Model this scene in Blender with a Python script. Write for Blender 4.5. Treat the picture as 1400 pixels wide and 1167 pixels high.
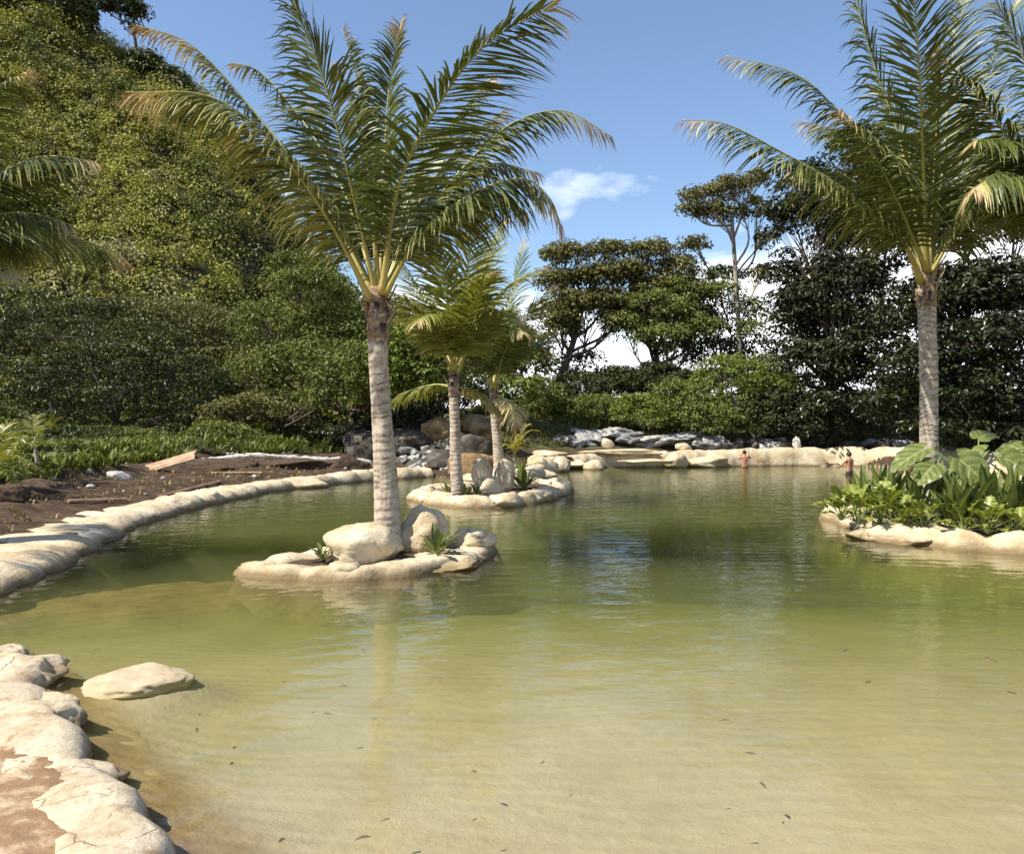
import bpy, bmesh, math, random
import numpy as np
from mathutils import Vector, noise as mn

for o in list(bpy.data.objects):
    bpy.data.objects.remove(o)
S = bpy.context.scene
COL = S.collection
R = math.radians

# ------------------------------------------------------------------ camera
F = 1100.0                    # focal length in photograph pixels (1400 wide)
CX, CY, EYE = 700.0, 583.5, 2.0
cd = bpy.data.cameras.new('camera'); cam = bpy.data.objects.new('camera', cd); COL.objects.link(cam)
cam.location = (0, 0, EYE); cam.rotation_euler = (R(90), 0, 0)
cd.sensor_fit = 'HORIZONTAL'; cd.sensor_width = 36.0; cd.lens = 36.0 * F / 1400.0
cd.clip_start = 0.05; cd.clip_end = 6000
S.camera = cam

# ------------------------------------------------------------------ light
SUN_EL = 50.0
sun_h = Vector((-0.91, -0.41)).normalized()
to_sun = Vector((sun_h.x * math.cos(R(SUN_EL)), sun_h.y * math.cos(R(SUN_EL)), math.sin(R(SUN_EL))))
w = bpy.data.worlds.new('World'); S.world = w; w.use_nodes = True
nt = w.node_tree; nt.nodes.clear()
def N(nt, t, **kw):
    n = nt.nodes.new(t)
    for k, v in kw.items():
        if k.startswith('i_'):
            n.inputs[k[2:].replace('_', ' ')].default_value = v
        else:
            setattr(n, k, v)
    return n
sky = N(nt, 'ShaderNodeTexSky', sky_type='NISHITA', sun_disc=False, sun_elevation=R(SUN_EL),
        sun_rotation=math.atan2(sun_h.x, sun_h.y), altitude=300.0, air_density=1.0, dust_density=0.5, ozone_density=2.2)
tc = N(nt, 'ShaderNodeTexCoord')
mp = N(nt, 'ShaderNodeMapping'); mp.inputs['Scale'].default_value = (1.0, 1.0, 2.1); mp.inputs['Location'].default_value = (0.62, 0.30, 0.12)
nz = N(nt, 'ShaderNodeTexNoise', i_Scale=3.1, i_Detail=9.0, i_Roughness=0.55)
sep = N(nt, 'ShaderNodeSeparateXYZ')
hgt = N(nt, 'ShaderNodeMapRange'); hgt.inputs['From Min'].default_value = 0.06; hgt.inputs['From Max'].default_value = 0.46
hgt.inputs['To Min'].default_value = 0.18; hgt.inputs['To Max'].default_value = -0.24
ad = N(nt, 'ShaderNodeMath', operation='ADD')
cr = N(nt, 'ShaderNodeValToRGB'); cr.color_ramp.elements[0].position = 0.50; cr.color_ramp.elements[1].position = 0.66
mx = N(nt, 'ShaderNodeMix', data_type='RGBA'); mx.inputs[7].default_value = (9.0, 9.1, 9.4, 1)
bg = N(nt, 'ShaderNodeBackground', i_Strength=0.114)
out = N(nt, 'ShaderNodeOutputWorld')
L = nt.links.new
L(tc.outputs['Generated'], mp.inputs['Vector']); L(mp.outputs[0], nz.inputs['Vector'])
L(tc.outputs['Generated'], sep.inputs[0]); L(sep.outputs['Z'], hgt.inputs['Value'])
L(nz.outputs['Fac'], ad.inputs[0]); L(hgt.outputs[0], ad.inputs[1]); L(ad.outputs[0], cr.inputs[0])
L(cr.outputs[0], mx.inputs[0]); L(sky.outputs[0], mx.inputs[6]); L(mx.outputs[2], bg.inputs['Color']); L(bg.outputs[0], out.inputs[0])

sd_ = bpy.data.lights.new('sun', 'SUN'); sd_.energy = 5.0; sd_.angle = R(0.5); sd_.color = (1.0, 0.93, 0.80)
sun = bpy.data.objects.new('sun', sd_); COL.objects.link(sun)
sun.rotation_euler = (-to_sun).to_track_quat('-Z', 'Y').to_euler()
sun.location = to_sun * 60
S.view_settings.view_transform = 'Standard'; S.view_settings.look = 'None'
S.view_settings.gamma = 1.0; S.view_settings.use_curve_mapping = False
S.view_settings.exposure = 0.82
S.render.engine = 'CYCLES'
S.cycles.max_bounces = 8; S.cycles.diffuse_bounces = 3; S.cycles.glossy_bounces = 3
S.cycles.transmission_bounces = 4; S.cycles.transparent_max_bounces = 12
S.cycles.use_denoising = True
S.cycles.caustics_reflective = False; S.cycles.caustics_refractive = False

# ------------------------------------------------------------------ helpers
def at(px, py, d):
    return Vector(((px - CX) / F * d, d, EYE - (py - CY) / F * d))
def onz(px, py, z=0.0):
    d = (EYE - z) * F / (py - CY)
    return at(px, py, d)

ORG = {}
def prop(o, label=None, cat=None, group=None, kind=None):
    if label: o['label'] = label
    if cat: o['category'] = cat
    if group: o['group'] = group
    if kind: o['kind'] = kind
    return o
def thing(name, label, cat, loc, group=None):
    o = bpy.data.objects.new(name, None); COL.objects.link(o); o.location = loc
    o.empty_display_size = 0.2
    ORG[o.name] = Vector(loc)
    return prop(o, label, cat, group)

def mesh_np(name, V, P, mat=None, smooth=False, attrs=None, mats=None, midx=None):
    """V (n,3) float, P (m,k) int array (uniform polygons) or list of such arrays"""
    V = np.asarray(V, dtype=np.float32)
    Ps = P if isinstance(P, list) else [P]
    Ps = [np.asarray(p, dtype=np.int32) for p in Ps if len(p)]
    me = bpy.data.meshes.new(name)
    me.vertices.add(len(V)); me.vertices.foreach_set('co', V.ravel())
    loops = np.concatenate([p.ravel() for p in Ps])
    tot = np.concatenate([np.full(len(p), p.shape[1], np.int32) for p in Ps])
    start = np.concatenate([[0], np.cumsum(tot)[:-1]]).astype(np.int32)
    me.loops.add(len(loops)); me.loops.foreach_set('vertex_index', loops)
    me.polygons.add(len(tot)); me.polygons.foreach_set('loop_start', start)
    try: me.polygons.foreach_set('loop_total', tot)
    except Exception: pass
    if midx is not None: me.polygons.foreach_set('material_index', np.asarray(midx, np.int32))
    me.update(calc_edges=True)
    if smooth: me.polygons.foreach_set('use_smooth', np.ones(len(tot), bool))
    else: me.polygons.foreach_set('use_smooth', np.zeros(len(tot), bool))
    for k, v in (attrs or {}).items():
        a = me.attributes.new(k, 'FLOAT', 'POINT'); a.data.foreach_set('value', np.asarray(v, np.float32))
    for m in (mats or ([mat] if mat else [])): me.materials.append(m)
    me.validate()
    return me

def obj(name, me, parent=None, loc=None):
    o = bpy.data.objects.new(name, me); COL.objects.link(o)
    if parent is not None:
        o.parent = parent
        ORG[o.name] = ORG.get(parent.name, Vector((0, 0, 0)))
    elif loc is not None:
        o.location = loc; ORG[o.name] = Vector(loc)
    return o
def wmesh(name, V, P, mat, parent=None, loc=None, **kw):
    """world-space verts -> object under parent or at loc"""
    V = np.asarray(V, dtype=np.float64)
    if parent is not None: V = V - np.array(ORG[parent.name])
    elif loc is not None: V = V - np.array(loc)
    return obj(name, mesh_np(name, V, P, mat, **kw), parent, loc)

def copy_of(src, loc, rotz=0.0, sc=(1, 1, 1), parent=None, tilt=(0, 0)):
    c = src.copy(); COL.objects.link(c)
    c.parent = parent
    if parent is not None: loc = Vector(loc) - ORG[parent.name]
    c.location = loc; c.rotation_euler = (tilt[0], tilt[1], rotz); c.scale = sc
    return c

class MB:
    def __init__(s): s.v = []; s.q = []; s.t = []; s.n = 0; s.at = {}
    def add(s, V, Q=None, T=None, **attr):
        V = np.asarray(V, float); k = len(V)
        s.v.append(V)
        if Q is not None and len(Q): s.q.append(np.asarray(Q, int) + s.n)
        if T is not None and len(T): s.t.append(np.asarray(T, int) + s.n)
        for a, val in attr.items():
            s.at.setdefault(a, []).append(np.broadcast_to(np.asarray(val, float), (k,)))
        s.n += k
    def out(s):
        P = []
        if s.q: P.append(np.concatenate(s.q))
        if s.t: P.append(np.concatenate(s.t))
        return np.concatenate(s.v), P, {k: np.concatenate(v) for k, v in s.at.items()}
    def build(s, name, mat, parent=None, loc=None, smooth=False, **kw):
        V, P, A = s.out()
        return wmesh(name, V, P, mat, parent, loc, smooth=smooth, attrs=A, **kw)

def spline(pts, n):
    """Catmull-Rom through pts, n samples, roughly even"""
    P = np.array([list(p) for p in pts], float)
    if len(P) == 2:
        t = np.linspace(0, 1, n)[:, None]; return P[0] * (1 - t) + P[1] * t
    E = np.vstack([2 * P[0] - P[1], P, 2 * P[-1] - P[-2]])
    res = []
    for i in range(len(P) - 1):
        p0, p1, p2, p3 = E[i:i + 4]
        t = np.linspace(0, 1, 24, endpoint=False)[:, None]
        res.append(0.5 * (2 * p1 + (p2 - p0) * t + (2 * p0 - 5 * p1 + 4 * p2 - p3) * t ** 2 + (3 * p1 - p0 - 3 * p2 + p3) * t ** 3))
    C = np.vstack(res + [P[-1:]])
    s = np.concatenate([[0], np.cumsum(np.linalg.norm(np.diff(C, axis=0), axis=1))])
    u = np.linspace(0, s[-1], n)
    return np.stack([np.interp(u, s, C[:, k]) for k in range(3)], 1)

def nrm(a):
    return a / np.maximum(np.linalg.norm(a, axis=-1, keepdims=True), 1e-9)

def tube(C, rad, seg=8, cap=True):
    C = np.asarray(C, float); n = len(C); rad = np.broadcast_to(np.asarray(rad, float), (n,))
    T = np.gradient(C, axis=0); T = nrm(T)
    ref = np.array([1.0, 0, 0]) if abs(T[0][0]) < 0.9 else np.array([0, 1.0, 0])
    A = np.zeros_like(T); a = ref
    for i in range(n):
        a = a - np.dot(a, T[i]) * T[i]; a = a / max(np.linalg.norm(a), 1e-9); A[i] = a
    B = np.cross(T, A)
    th = np.linspace(0, 2 * np.pi, seg, endpoint=False)
    V = C[:, None, :] + rad[:, None, None] * (np.cos(th)[None, :, None] * A[:, None, :] + np.sin(th)[None, :, None] * B[:, None, :])
    V = V.reshape(-1, 3)
    i = np.arange(n - 1)[:, None] * seg; j = np.arange(seg)[None, :]; j2 = (j + 1) % seg
    Q = np.stack([i + j, i + j2, i + seg + j2, i + seg + j], -1).reshape(-1, 4)
    Tt = np.zeros((0, 3), int)
    if cap:
        V = np.vstack([V, C[0], C[-1]])
        k0 = n * seg; jj = np.arange(seg); j2 = (jj + 1) % seg
        Tt = np.vstack([np.stack([np.full(seg, k0), j2, jj], 1), np.stack([np.full(seg, k0 + 1), (n - 1) * seg + jj, (n - 1) * seg + j2], 1)])
    return V, Q, Tt

# numpy value noise -------------------------------------------------
_rs = np.random.RandomState(7); _tab = _rs.rand(256, 256)
def vnoise(x, y):
    x = np.asarray(x, float); y = np.asarray(y, float)
    xi = np.floor(x).astype(int); yi = np.floor(y).astype(int); fx = x - xi; fy = y - yi
    fx = fx * fx * (3 - 2 * fx); fy = fy * fy * (3 - 2 * fy)
    g = lambda a, b: _tab[a & 255, b & 255]
    return (g(xi, yi) * (1 - fx) + g(xi + 1, yi) * fx) * (1 - fy) + (g(xi, yi + 1) * (1 - fx) + g(xi + 1, yi + 1) * fx) * fy
def fbm(x, y, o=4):
    s = 0; a = 0.5; f = 1.0
    for k in range(o): s = s + a * (vnoise(x * f + 17.3 * k, y * f - 9.1 * k) - 0.5); a *= 0.5; f *= 2.03
    return s
def sstep(a, b, x):
    t = np.clip((x - a) / (b - a), 0, 1); return t * t * (3 - 2 * t)

# ------------------------------------------------------------------ materials
def newmat(name):
    m = bpy.data.materials.new(name); m.use_nodes = True
    nt = m.node_tree; p = nt.nodes['Principled BSDF']; o = nt.nodes['Material Output']
    return m, nt, p, o
def ramp(nt, cols):
    r = N(nt, 'ShaderNodeValToRGB'); e = r.color_ramp.elements
    while len(e) < len(cols): e.new(0.5)
    for i, (p, c) in enumerate(cols): e[i].position = p; e[i].color = (*c, 1)
    return r
def surf(name, cols, scale=4.0, detail=8.0, rough=0.8, bump=0.3, bscale=12.0, bdist=0.02, spec=0.3, stain=None, speck=None, crack=None):
    m, nt, p, o = newmat(name); L = nt.links.new
    g = N(nt, 'ShaderNodeNewGeometry')
    n1 = N(nt, 'ShaderNodeTexNoise', i_Scale=scale, i_Detail=detail, i_Roughness=0.62); L(g.outputs['Position'], n1.inputs['Vector'])
    r = ramp(nt, cols); L(n1.outputs['Fac'], r.inputs[0]); c = r.outputs[0]
    if speck:
        n3 = N(nt, 'ShaderNodeTexNoise', i_Scale=speck[0], i_Detail=4.0); L(g.outputs['Position'], n3.inputs['Vector'])
        r3 = ramp(nt, [(speck[1], (0, 0, 0)), (speck[2], (1, 1, 1))]); L(n3.outputs['Fac'], r3.inputs[0])
        mxx = N(nt, 'ShaderNodeMix', data_type='RGBA'); mxx.inputs[7].default_value = (*speck[3], 1)
        L(r3.outputs[0], mxx.inputs[0]); L(c, mxx.inputs[6]); c = mxx.outputs[2]
    if stain:   # tide stain close above the water level: (z0, z1, colour)
        sx = N(nt, 'ShaderNodeSeparateXYZ'); L(g.outputs['Position'], sx.inputs[0])
        n4 = N(nt, 'ShaderNodeTexNoise', i_Scale=5.0, i_Detail=5.0); L(g.outputs['Position'], n4.inputs['Vector'])
        ma = N(nt, 'ShaderNodeMath', operation='MULTIPLY_ADD'); ma.inputs[1].default_value = -0.16; L(n4.outputs['Fac'], ma.inputs[0]); L(sx.outputs['Z'], ma.inputs[2])
        mr = N(nt, 'ShaderNodeMapRange'); mr.inputs['From Min'].default_value = stain[0] - 0.08; mr.inputs['From Max'].default_value = stain[1] - 0.08
        mr.inputs['To Min'].default_value = 1.0; mr.inputs['To Max'].default_value = 0.0; L(ma.outputs[0], mr.inputs['Value'])
        lo = N(nt, 'ShaderNodeMapRange'); lo.inputs['From Min'].default_value = -0.60; lo.inputs['From Max'].default_value = -0.12; L(sx.outputs['Z'], lo.inputs['Value'])
        mm = N(nt, 'ShaderNodeMath', operation='MULTIPLY'); L(mr.outputs[0], mm.inputs[0]); L(lo.outputs[0], mm.inputs[1])
        mxs = N(nt, 'ShaderNodeMix', data_type='RGBA'); mxs.inputs[7].default_value = (*stain[2], 1)
        L(mm.outputs[0], mxs.inputs[0]); L(c, mxs.inputs[6]); c = mxs.outputs[2]
    cf = None
    if crack:   # (scale, width, colour): joints and fissures, warped by noise
        nw = N(nt, 'ShaderNodeTexNoise', i_Scale=crack[0] * 1.7, i_Detail=5.0); L(g.outputs['Position'], nw.inputs['Vector'])
        vm = N(nt, 'ShaderNodeVectorMath', operation='MULTIPLY_ADD'); vm.inputs[1].default_value = (0.55 / crack[0],) * 3; L(nw.outputs['Color'], vm.inputs[0]); L(g.outputs['Position'], vm.inputs[2])
        vo = N(nt, 'ShaderNodeTexVoronoi', feature='DISTANCE_TO_EDGE', i_Scale=crack[0]); L(vm.outputs[0], vo.inputs['Vector'])
        cm = N(nt, 'ShaderNodeMapRange'); cm.inputs['From Min'].default_value = 0.0; cm.inputs['From Max'].default_value = crack[1]; cm.inputs['To Min'].default_value = 1.0; cm.inputs['To Max'].default_value = 0.0
        L(vo.outputs['Distance'], cm.inputs['Value']); cf = cm.outputs[0]
        nk = N(nt, 'ShaderNodeTexNoise', i_Scale=2.3, i_Detail=4.0); L(g.outputs['Position'], nk.inputs['Vector'])
        rk = ramp(nt, [(0.48, (0, 0, 0)), (0.66, (0.75, 0.75, 0.75))]); L(nk.outputs['Fac'], rk.inputs[0])
        mk = N(nt, 'ShaderNodeMath', operation='MULTIPLY'); L(cf, mk.inputs[0]); L(rk.outputs[0], mk.inputs[1]); cf = mk.outputs[0]
        mxc = N(nt, 'ShaderNodeMix', data_type='RGBA'); mxc.inputs[7].default_value = (*crack[2], 1); L(cf, mxc.inputs[0]); L(c, mxc.inputs[6]); c = mxc.outputs[2]
    L(c, p.inputs['Base Color'])
    p.inputs['Roughness'].default_value = rough; p.inputs['Specular IOR Level'].default_value = spec
    n2 = N(nt, 'ShaderNodeTexNoise', i_Scale=bscale, i_Detail=9.0, i_Roughness=0.65); L(g.outputs['Position'], n2.inputs['Vector'])
    hgt_ = n2.outputs['Fac']
    if cf is not None:
        sb = N(nt, 'ShaderNodeMath', operation='MULTIPLY_ADD'); sb.inputs[1].default_value = -0.5; L(cf, sb.inputs[0]); L(n2.outputs['Fac'], sb.inputs[2]); hgt_ = sb.outputs[0]
    b = N(nt, 'ShaderNodeBump', i_Strength=bump, i_Distance=bdist); L(hgt_, b.inputs['Height']); L(b.outputs[0], p.inputs['Normal'])
    return m
def leafmat(name, dark, mid, light, transl=0.28, rough=0.42, spec=0.35, nscale=0.6, dry=None, rib=None):
    m, nt, p, o = newmat(name); L = nt.links.new
    g = N(nt, 'ShaderNodeNewGeometry')
    n1 = N(nt, 'ShaderNodeTexNoise', i_Scale=nscale, i_Detail=3.0); L(g.outputs['Position'], n1.inputs['Vector'])
    a = N(nt, 'ShaderNodeMath', operation='MULTIPLY_ADD'); a.inputs[1].default_value = 0.55; L(g.outputs['Random Per Island'], a.inputs[0])
    b = N(nt, 'ShaderNodeMath', operation='MULTIPLY_ADD'); b.inputs[1].default_value = 0.9; b.inputs[2].default_value = -0.22; L(n1.outputs['Fac'], b.inputs[0]); L(b.outputs[0], a.inputs[2])
    r = ramp(nt, [(0.05, dark), (0.5, mid), (0.95, light)]); L(a.outputs[0], r.inputs[0]); c = r.outputs[0]
    if dry:
        at_ = N(nt, 'ShaderNodeAttribute', attribute_name='dry')
        rr = ramp(nt, [(0.0, (0, 0, 0)), (1.0, (1, 1, 1))]); L(at_.outputs['Fac'], rr.inputs[0])
        mx1 = N(nt, 'ShaderNodeMix', data_type='RGBA')
        rd = ramp(nt, [(0.3, dry[0]), (0.6, dry[1]), (0.95, dry[2])]); L(at_.outputs['Fac'], rd.inputs[0])
        st = N(nt, 'ShaderNodeMapRange'); st.inputs['From Min'].default_value = 0.15; st.inputs['From Max'].default_value = 0.45; L(at_.outputs['Fac'], st.inputs['Value'])
        L(st.outputs[0], mx1.inputs[0]); L(c, mx1.inputs[6]); L(rd.outputs[0], mx1.inputs[7]); c = mx1.outputs[2]
    if rib:
        ra = N(nt, 'ShaderNodeAttribute', attribute_name='rib'); mxr = N(nt, 'ShaderNodeMix', data_type='RGBA'); mxr.inputs[7].default_value = (*rib, 1)
        L(ra.outputs['Fac'], mxr.inputs[0]); L(c, mxr.inputs[6]); c = mxr.outputs[2]
    L(c, p.inputs['Base Color']); p.inputs['Roughness'].default_value = rough; p.inputs['Specular IOR Level'].default_value = spec
    t = N(nt, 'ShaderNodeBsdfTranslucent')
    hs = N(nt, 'ShaderNodeHueSaturation', i_Saturation=1.15, i_Value=1.5); L(c, hs.inputs['Color']); L(hs.outputs[0], t.inputs['Color'])
    ms = N(nt, 'ShaderNodeMixShader'); ms.inputs[0].default_value = transl
    L(p.outputs[0], ms.inputs[1]); L(t.outputs[0], ms.inputs[2]); L(ms.outputs[0], o.inputs['Surface'])
    return m

CREAM = ((0.28, (0.27, 0.185, 0.095)), (0.42, (0.46, 0.37, 0.235)), (0.55, (0.55, 0.465, 0.325)), (0.70, (0.64, 0.57, 0.44)))
M_rock = surf('cream_rock', CREAM, 1.7, 10, 0.85, 0.8, 7, 0.05, stain=(0.03, 0.14, (0.20, 0.145, 0.075)), speck=(6.5, 0.58, 0.72, (0.40, 0.29, 0.16)), crack=(1.25, 0.028, (0.16, 0.11, 0.06)))
M_rocknear = surf('weathered_cream_rock', ((0.30, (0.31, 0.225, 0.13)), (0.45, (0.47, 0.385, 0.265)), (0.62, (0.57, 0.49, 0.365))), 3.2, 9, 0.88, 0.7, 16, 0.03,
                  stain=(0.02, 0.10, (0.20, 0.14, 0.07)), speck=(11.0, 0.58, 0.70, (0.36, 0.25, 0.14)), crack=(2.6, 0.022, (0.17, 0.115, 0.065)))
M_white = surf('white_stone', ((0.3, (0.38, 0.355, 0.31)), (0.6, (0.62, 0.595, 0.54))), 3, 6, 0.85, 0.4, 12, 0.02)
M_grey = surf('grey_rock', ((0.3, (0.11, 0.105, 0.10)), (0.48, (0.26, 0.255, 0.245)), (0.68, (0.50, 0.495, 0.48))), 2.2, 9, 0.9, 0.8, 6, 0.06)
M_shaderock = surf('shade_darkened_rock', ((0.3, (0.020, 0.016, 0.012)), (0.5, (0.060, 0.050, 0.038)), (0.72, (0.17, 0.155, 0.13))), 1.8, 9, 0.9, 0.8, 6, 0.06)  # near-black base colour stands in for the shade over these boulders and heaps
M_ochre = surf('shade_darkened_ochre', ((0.3, (0.06, 0.04, 0.02)), (0.5, (0.22, 0.14, 0.065)), (0.7, (0.34, 0.25, 0.14))), 1.8, 9, 0.9, 0.8, 6, 0.06)  # ochre stone, its colour lowered to paint in the shade behind the palms
M_wood = surf('weathered_wood', ((0.3, (0.20, 0.11, 0.06)), (0.6, (0.42, 0.29, 0.19))), 3, 8, 0.8, 0.4, 20, 0.01)
M_bark = surf('dark_bark', ((0.3, (0.035, 0.026, 0.018)), (0.6, (0.12, 0.095, 0.07))), 5, 8, 0.9, 0.8, 14, 0.05)
M_barkpale = surf('pale_bark', ((0.3, (0.16, 0.13, 0.10)), (0.6, (0.36, 0.32, 0.26))), 4, 8, 0.9, 0.6, 14, 0.04)
M_soil = surf('planting_soil', ((0.3, (0.03, 0.019, 0.012)), (0.6, (0.09, 0.058, 0.036))), 8, 8, 0.95, 0.8, 14, 0.05)
M_plastic = surf('white_plastic', ((0.3, (0.72, 0.74, 0.78)), (0.7, (0.80, 0.82, 0.85))), 3, 2, 0.4, 0.0, 3, 0.001, spec=0.5)
M_skin = surf('tanned_skin', ((0.3, (0.36, 0.165, 0.095)), (0.7, (0.46, 0.23, 0.14))), 6, 3, 0.5, 0.05, 20, 0.002)
M_hair = surf('black_hair', ((0.3, (0.012, 0.010, 0.009)), (0.7, (0.03, 0.025, 0.02))), 30, 3, 0.5, 0.3, 60, 0.005)
M_shorts = surf('dark_cloth', ((0.3, (0.02, 0.02, 0.025)), (0.7, (0.05, 0.045, 0.05))), 8, 3, 0.9, 0.3, 30, 0.005)
M_dead = surf('dead_leaf', ((0.3, (0.05, 0.03, 0.018)), (0.7, (0.16, 0.10, 0.055))), 20, 3, 0.7, 0.2, 30, 0.003)

DRY = ((0.34, 0.31, 0.09), (0.46, 0.37, 0.19), (0.25, 0.13, 0.07))
M_palm = leafmat('palm_leaf', (0.038, 0.053, 0.012), (0.080, 0.100, 0.022), (0.16, 0.168, 0.045), 0.10, 0.42, 0.28, 1.2, dry=DRY)
M_palmy = leafmat('young_palm_leaf', (0.095, 0.112, 0.022), (0.185, 0.195, 0.040), (0.30, 0.285, 0.075), 0.2, 0.4, 0.3, 1.2, dry=DRY)
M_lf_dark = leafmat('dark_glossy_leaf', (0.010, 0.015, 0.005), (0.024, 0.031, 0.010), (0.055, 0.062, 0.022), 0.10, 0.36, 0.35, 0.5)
M_lf_left = leafmat('dark_green_leaf', (0.020, 0.030, 0.008), (0.050, 0.064, 0.017), (0.095, 0.105, 0.030), 0.15, 0.45, 0.25, 0.45)
M_lf_mid = leafmat('mid_green_leaf', (0.048, 0.066, 0.014), (0.118, 0.142, 0.030), (0.20, 0.215, 0.053), 0.18, 0.5, 0.22, 0.45)
M_lf_bright = leafmat('bright_green_leaf', (0.06, 0.09, 0.016), (0.14, 0.18, 0.032), (0.225, 0.262, 0.055), 0.22, 0.5, 0.22, 0.5)
M_lf_olive = leafmat('olive_leaf', (0.052, 0.053, 0.015), (0.125, 0.12, 0.036), (0.21, 0.195, 0.066), 0.15, 0.5, 0.22, 0.5)
M_lf_hill = leafmat('hillside_leaf', (0.10, 0.108, 0.020), (0.25, 0.25, 0.050), (0.39, 0.37, 0.095), 0.16, 0.55, 0.2, 0.16)
M_lf_pale = leafmat('pale_hillside_leaf', (0.14, 0.14, 0.05), (0.27, 0.26, 0.10), (0.42, 0.40, 0.18), 0.16, 0.55, 0.2, 0.3)
M_lf_straw = leafmat('straw', (0.12, 0.09, 0.04), (0.25, 0.19, 0.09), (0.40, 0.32, 0.17), 0.1, 0.7, 0.2, 2.0)
M_lf_grass = leafmat('grass_blade', (0.05, 0.06, 0.015), (0.12, 0.125, 0.035), (0.22, 0.20, 0.075), 0.2, 0.5, 0.25, 0.6)
M_lf_agave = leafmat('spiky_leaf', (0.05, 0.070, 0.016), (0.10, 0.125, 0.034), (0.17, 0.19, 0.06), 0.15, 0.45, 0.3, 2.0)
M_broad = leafmat('broad_leaf', (0.045, 0.070, 0.014), (0.090, 0.120, 0.026), (0.16, 0.19, 0.048), 0.16, 0.36, 0.4, 3.0, rib=(0.21, 0.23, 0.08))
M_elephant = leafmat('elephant_ear_leaf', (0.055, 0.080, 0.022), (0.10, 0.13, 0.034), (0.16, 0.185, 0.05), 0.18, 0.4, 0.35, 4.0, rib=(0.28, 0.30, 0.11))
M_lobed = leafmat('lobed_leaf', (0.09, 0.125, 0.016), (0.17, 0.205, 0.030), (0.28, 0.30, 0.06), 0.2, 0.36, 0.4, 3.5, rib=(0.32, 0.33, 0.11))
M_stem = surf('green_stem', ((0.3, (0.14, 0.17, 0.05)), (0.7, (0.24, 0.27, 0.09))), 6, 4, 0.5, 0.2, 20, 0.005)

def rachis_mat():
    m, nt, p, o = newmat('palm_rachis'); L = nt.links.new
    a = N(nt, 'ShaderNodeAttribute', attribute_name='dry')
    r = ramp(nt, [(0.0, (0.15, 0.17, 0.045)), (0.5, (0.30, 0.285, 0.075)), (0.75, (0.37, 0.29, 0.09)), (1.0, (0.24, 0.15, 0.08))]); L(a.outputs['Fac'], r.inputs[0])
    L(r.outputs[0], p.inputs['Base Color']); p.inputs['Roughness'].default_value = 0.42
    return m
M_rachis = rachis_mat()
def trunk_mat():
    m, nt, p, o = newmat('palm_trunk_bark'); L = nt.links.new
    a = N(nt, 'ShaderNodeAttribute', attribute_name='scar'); g = N(nt, 'ShaderNodeNewGeometry')
    n1 = N(nt, 'ShaderNodeTexNoise', i_Scale=7.0, i_Detail=9.0, i_Roughness=0.7); L(g.outputs['Position'], n1.inputs['Vector'])
    mp = N(nt, 'ShaderNodeMapping'); mp.inputs['Scale'].default_value = (30, 30, 3); L(g.outputs['Position'], mp.inputs[0])
    n2 = N(nt, 'ShaderNodeTexNoise', i_Scale=1.0, i_Detail=5.0); L(mp.outputs[0], n2.inputs['Vector'])
    r = ramp(nt, [(0.32, (0.17, 0.125, 0.09)), (0.48, (0.38, 0.315, 0.24)), (0.66, (0.52, 0.455, 0.37))]); L(n1.outputs['Fac'], r.inputs[0])
    x = N(nt, 'ShaderNodeMix', data_type='RGBA'); x.inputs[7].default_value = (0.035, 0.025, 0.018, 1)
    L(a.outputs['Fac'], x.inputs[0]); L(r.outputs[0], x.inputs[6]); L(x.outputs[2], p.inputs['Base Color']); p.inputs['Roughness'].default_value = 0.9
    ad = N(nt, 'ShaderNodeMath', operation='ADD'); L(n1.outputs['Fac'], ad.inputs[0]); L(n2.outputs['Fac'], ad.inputs[1])
    b = N(nt, 'ShaderNodeBump', i_Strength=0.6, i_Distance=0.02); L(ad.outputs[0], b.inputs['Height']); L(b.outputs[0], p.inputs['Normal'])
    return m
M_trunk = trunk_mat()
M_fibre = surf('palm_fibre', ((0.3, (0.10, 0.06, 0.035)), (0.5, (0.26, 0.18, 0.12)), (0.7, (0.42, 0.34, 0.27))), 9, 8, 0.95, 0.7, 30, 0.02)

# ------------------------------------------------------------------ ground, pond bed and water
POND = np.array([(-1.2, 2.9), (-1.38, 3.3), (-1.56, 3.85), (-1.98, 4.3), (-2.28, 4.65), (-2.78, 5.2), (-3.08, 5.6), (-3.5, 6.2), (-4.1, 6.8), (-5.0, 7.15),
                 (-6.4, 7.3), (-7.5, 8.0), (-7.3, 8.9), (-6.4, 9.5), (-6.45, 10.6), (-6.65, 11.8), (-7.15, 13.8), (-7.75, 16.7), (-7.95, 20.0), (-7.7, 22.8),
                 (-7.1, 26.3), (-5.0, 30.4), (-3.2, 32.2), (-1.9, 31.2), (-1.2, 29.0), (-0.2, 28.2), (0.7, 29.0), (1.2, 31.5), (1.5, 35.0), (2.3, 38.0), (4.2, 39.5),
                 (8.0, 40.4), (11.2, 41.0), (15.2, 41.4), (17.6, 40.8), (19.4, 39.0), (19.6, 32.0), (18.8, 24.0), (17.5, 14.0), (13.5, 5.5), (8.0, 2.3), (3.0, 1.7), (0.0, 2.0)])
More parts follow.
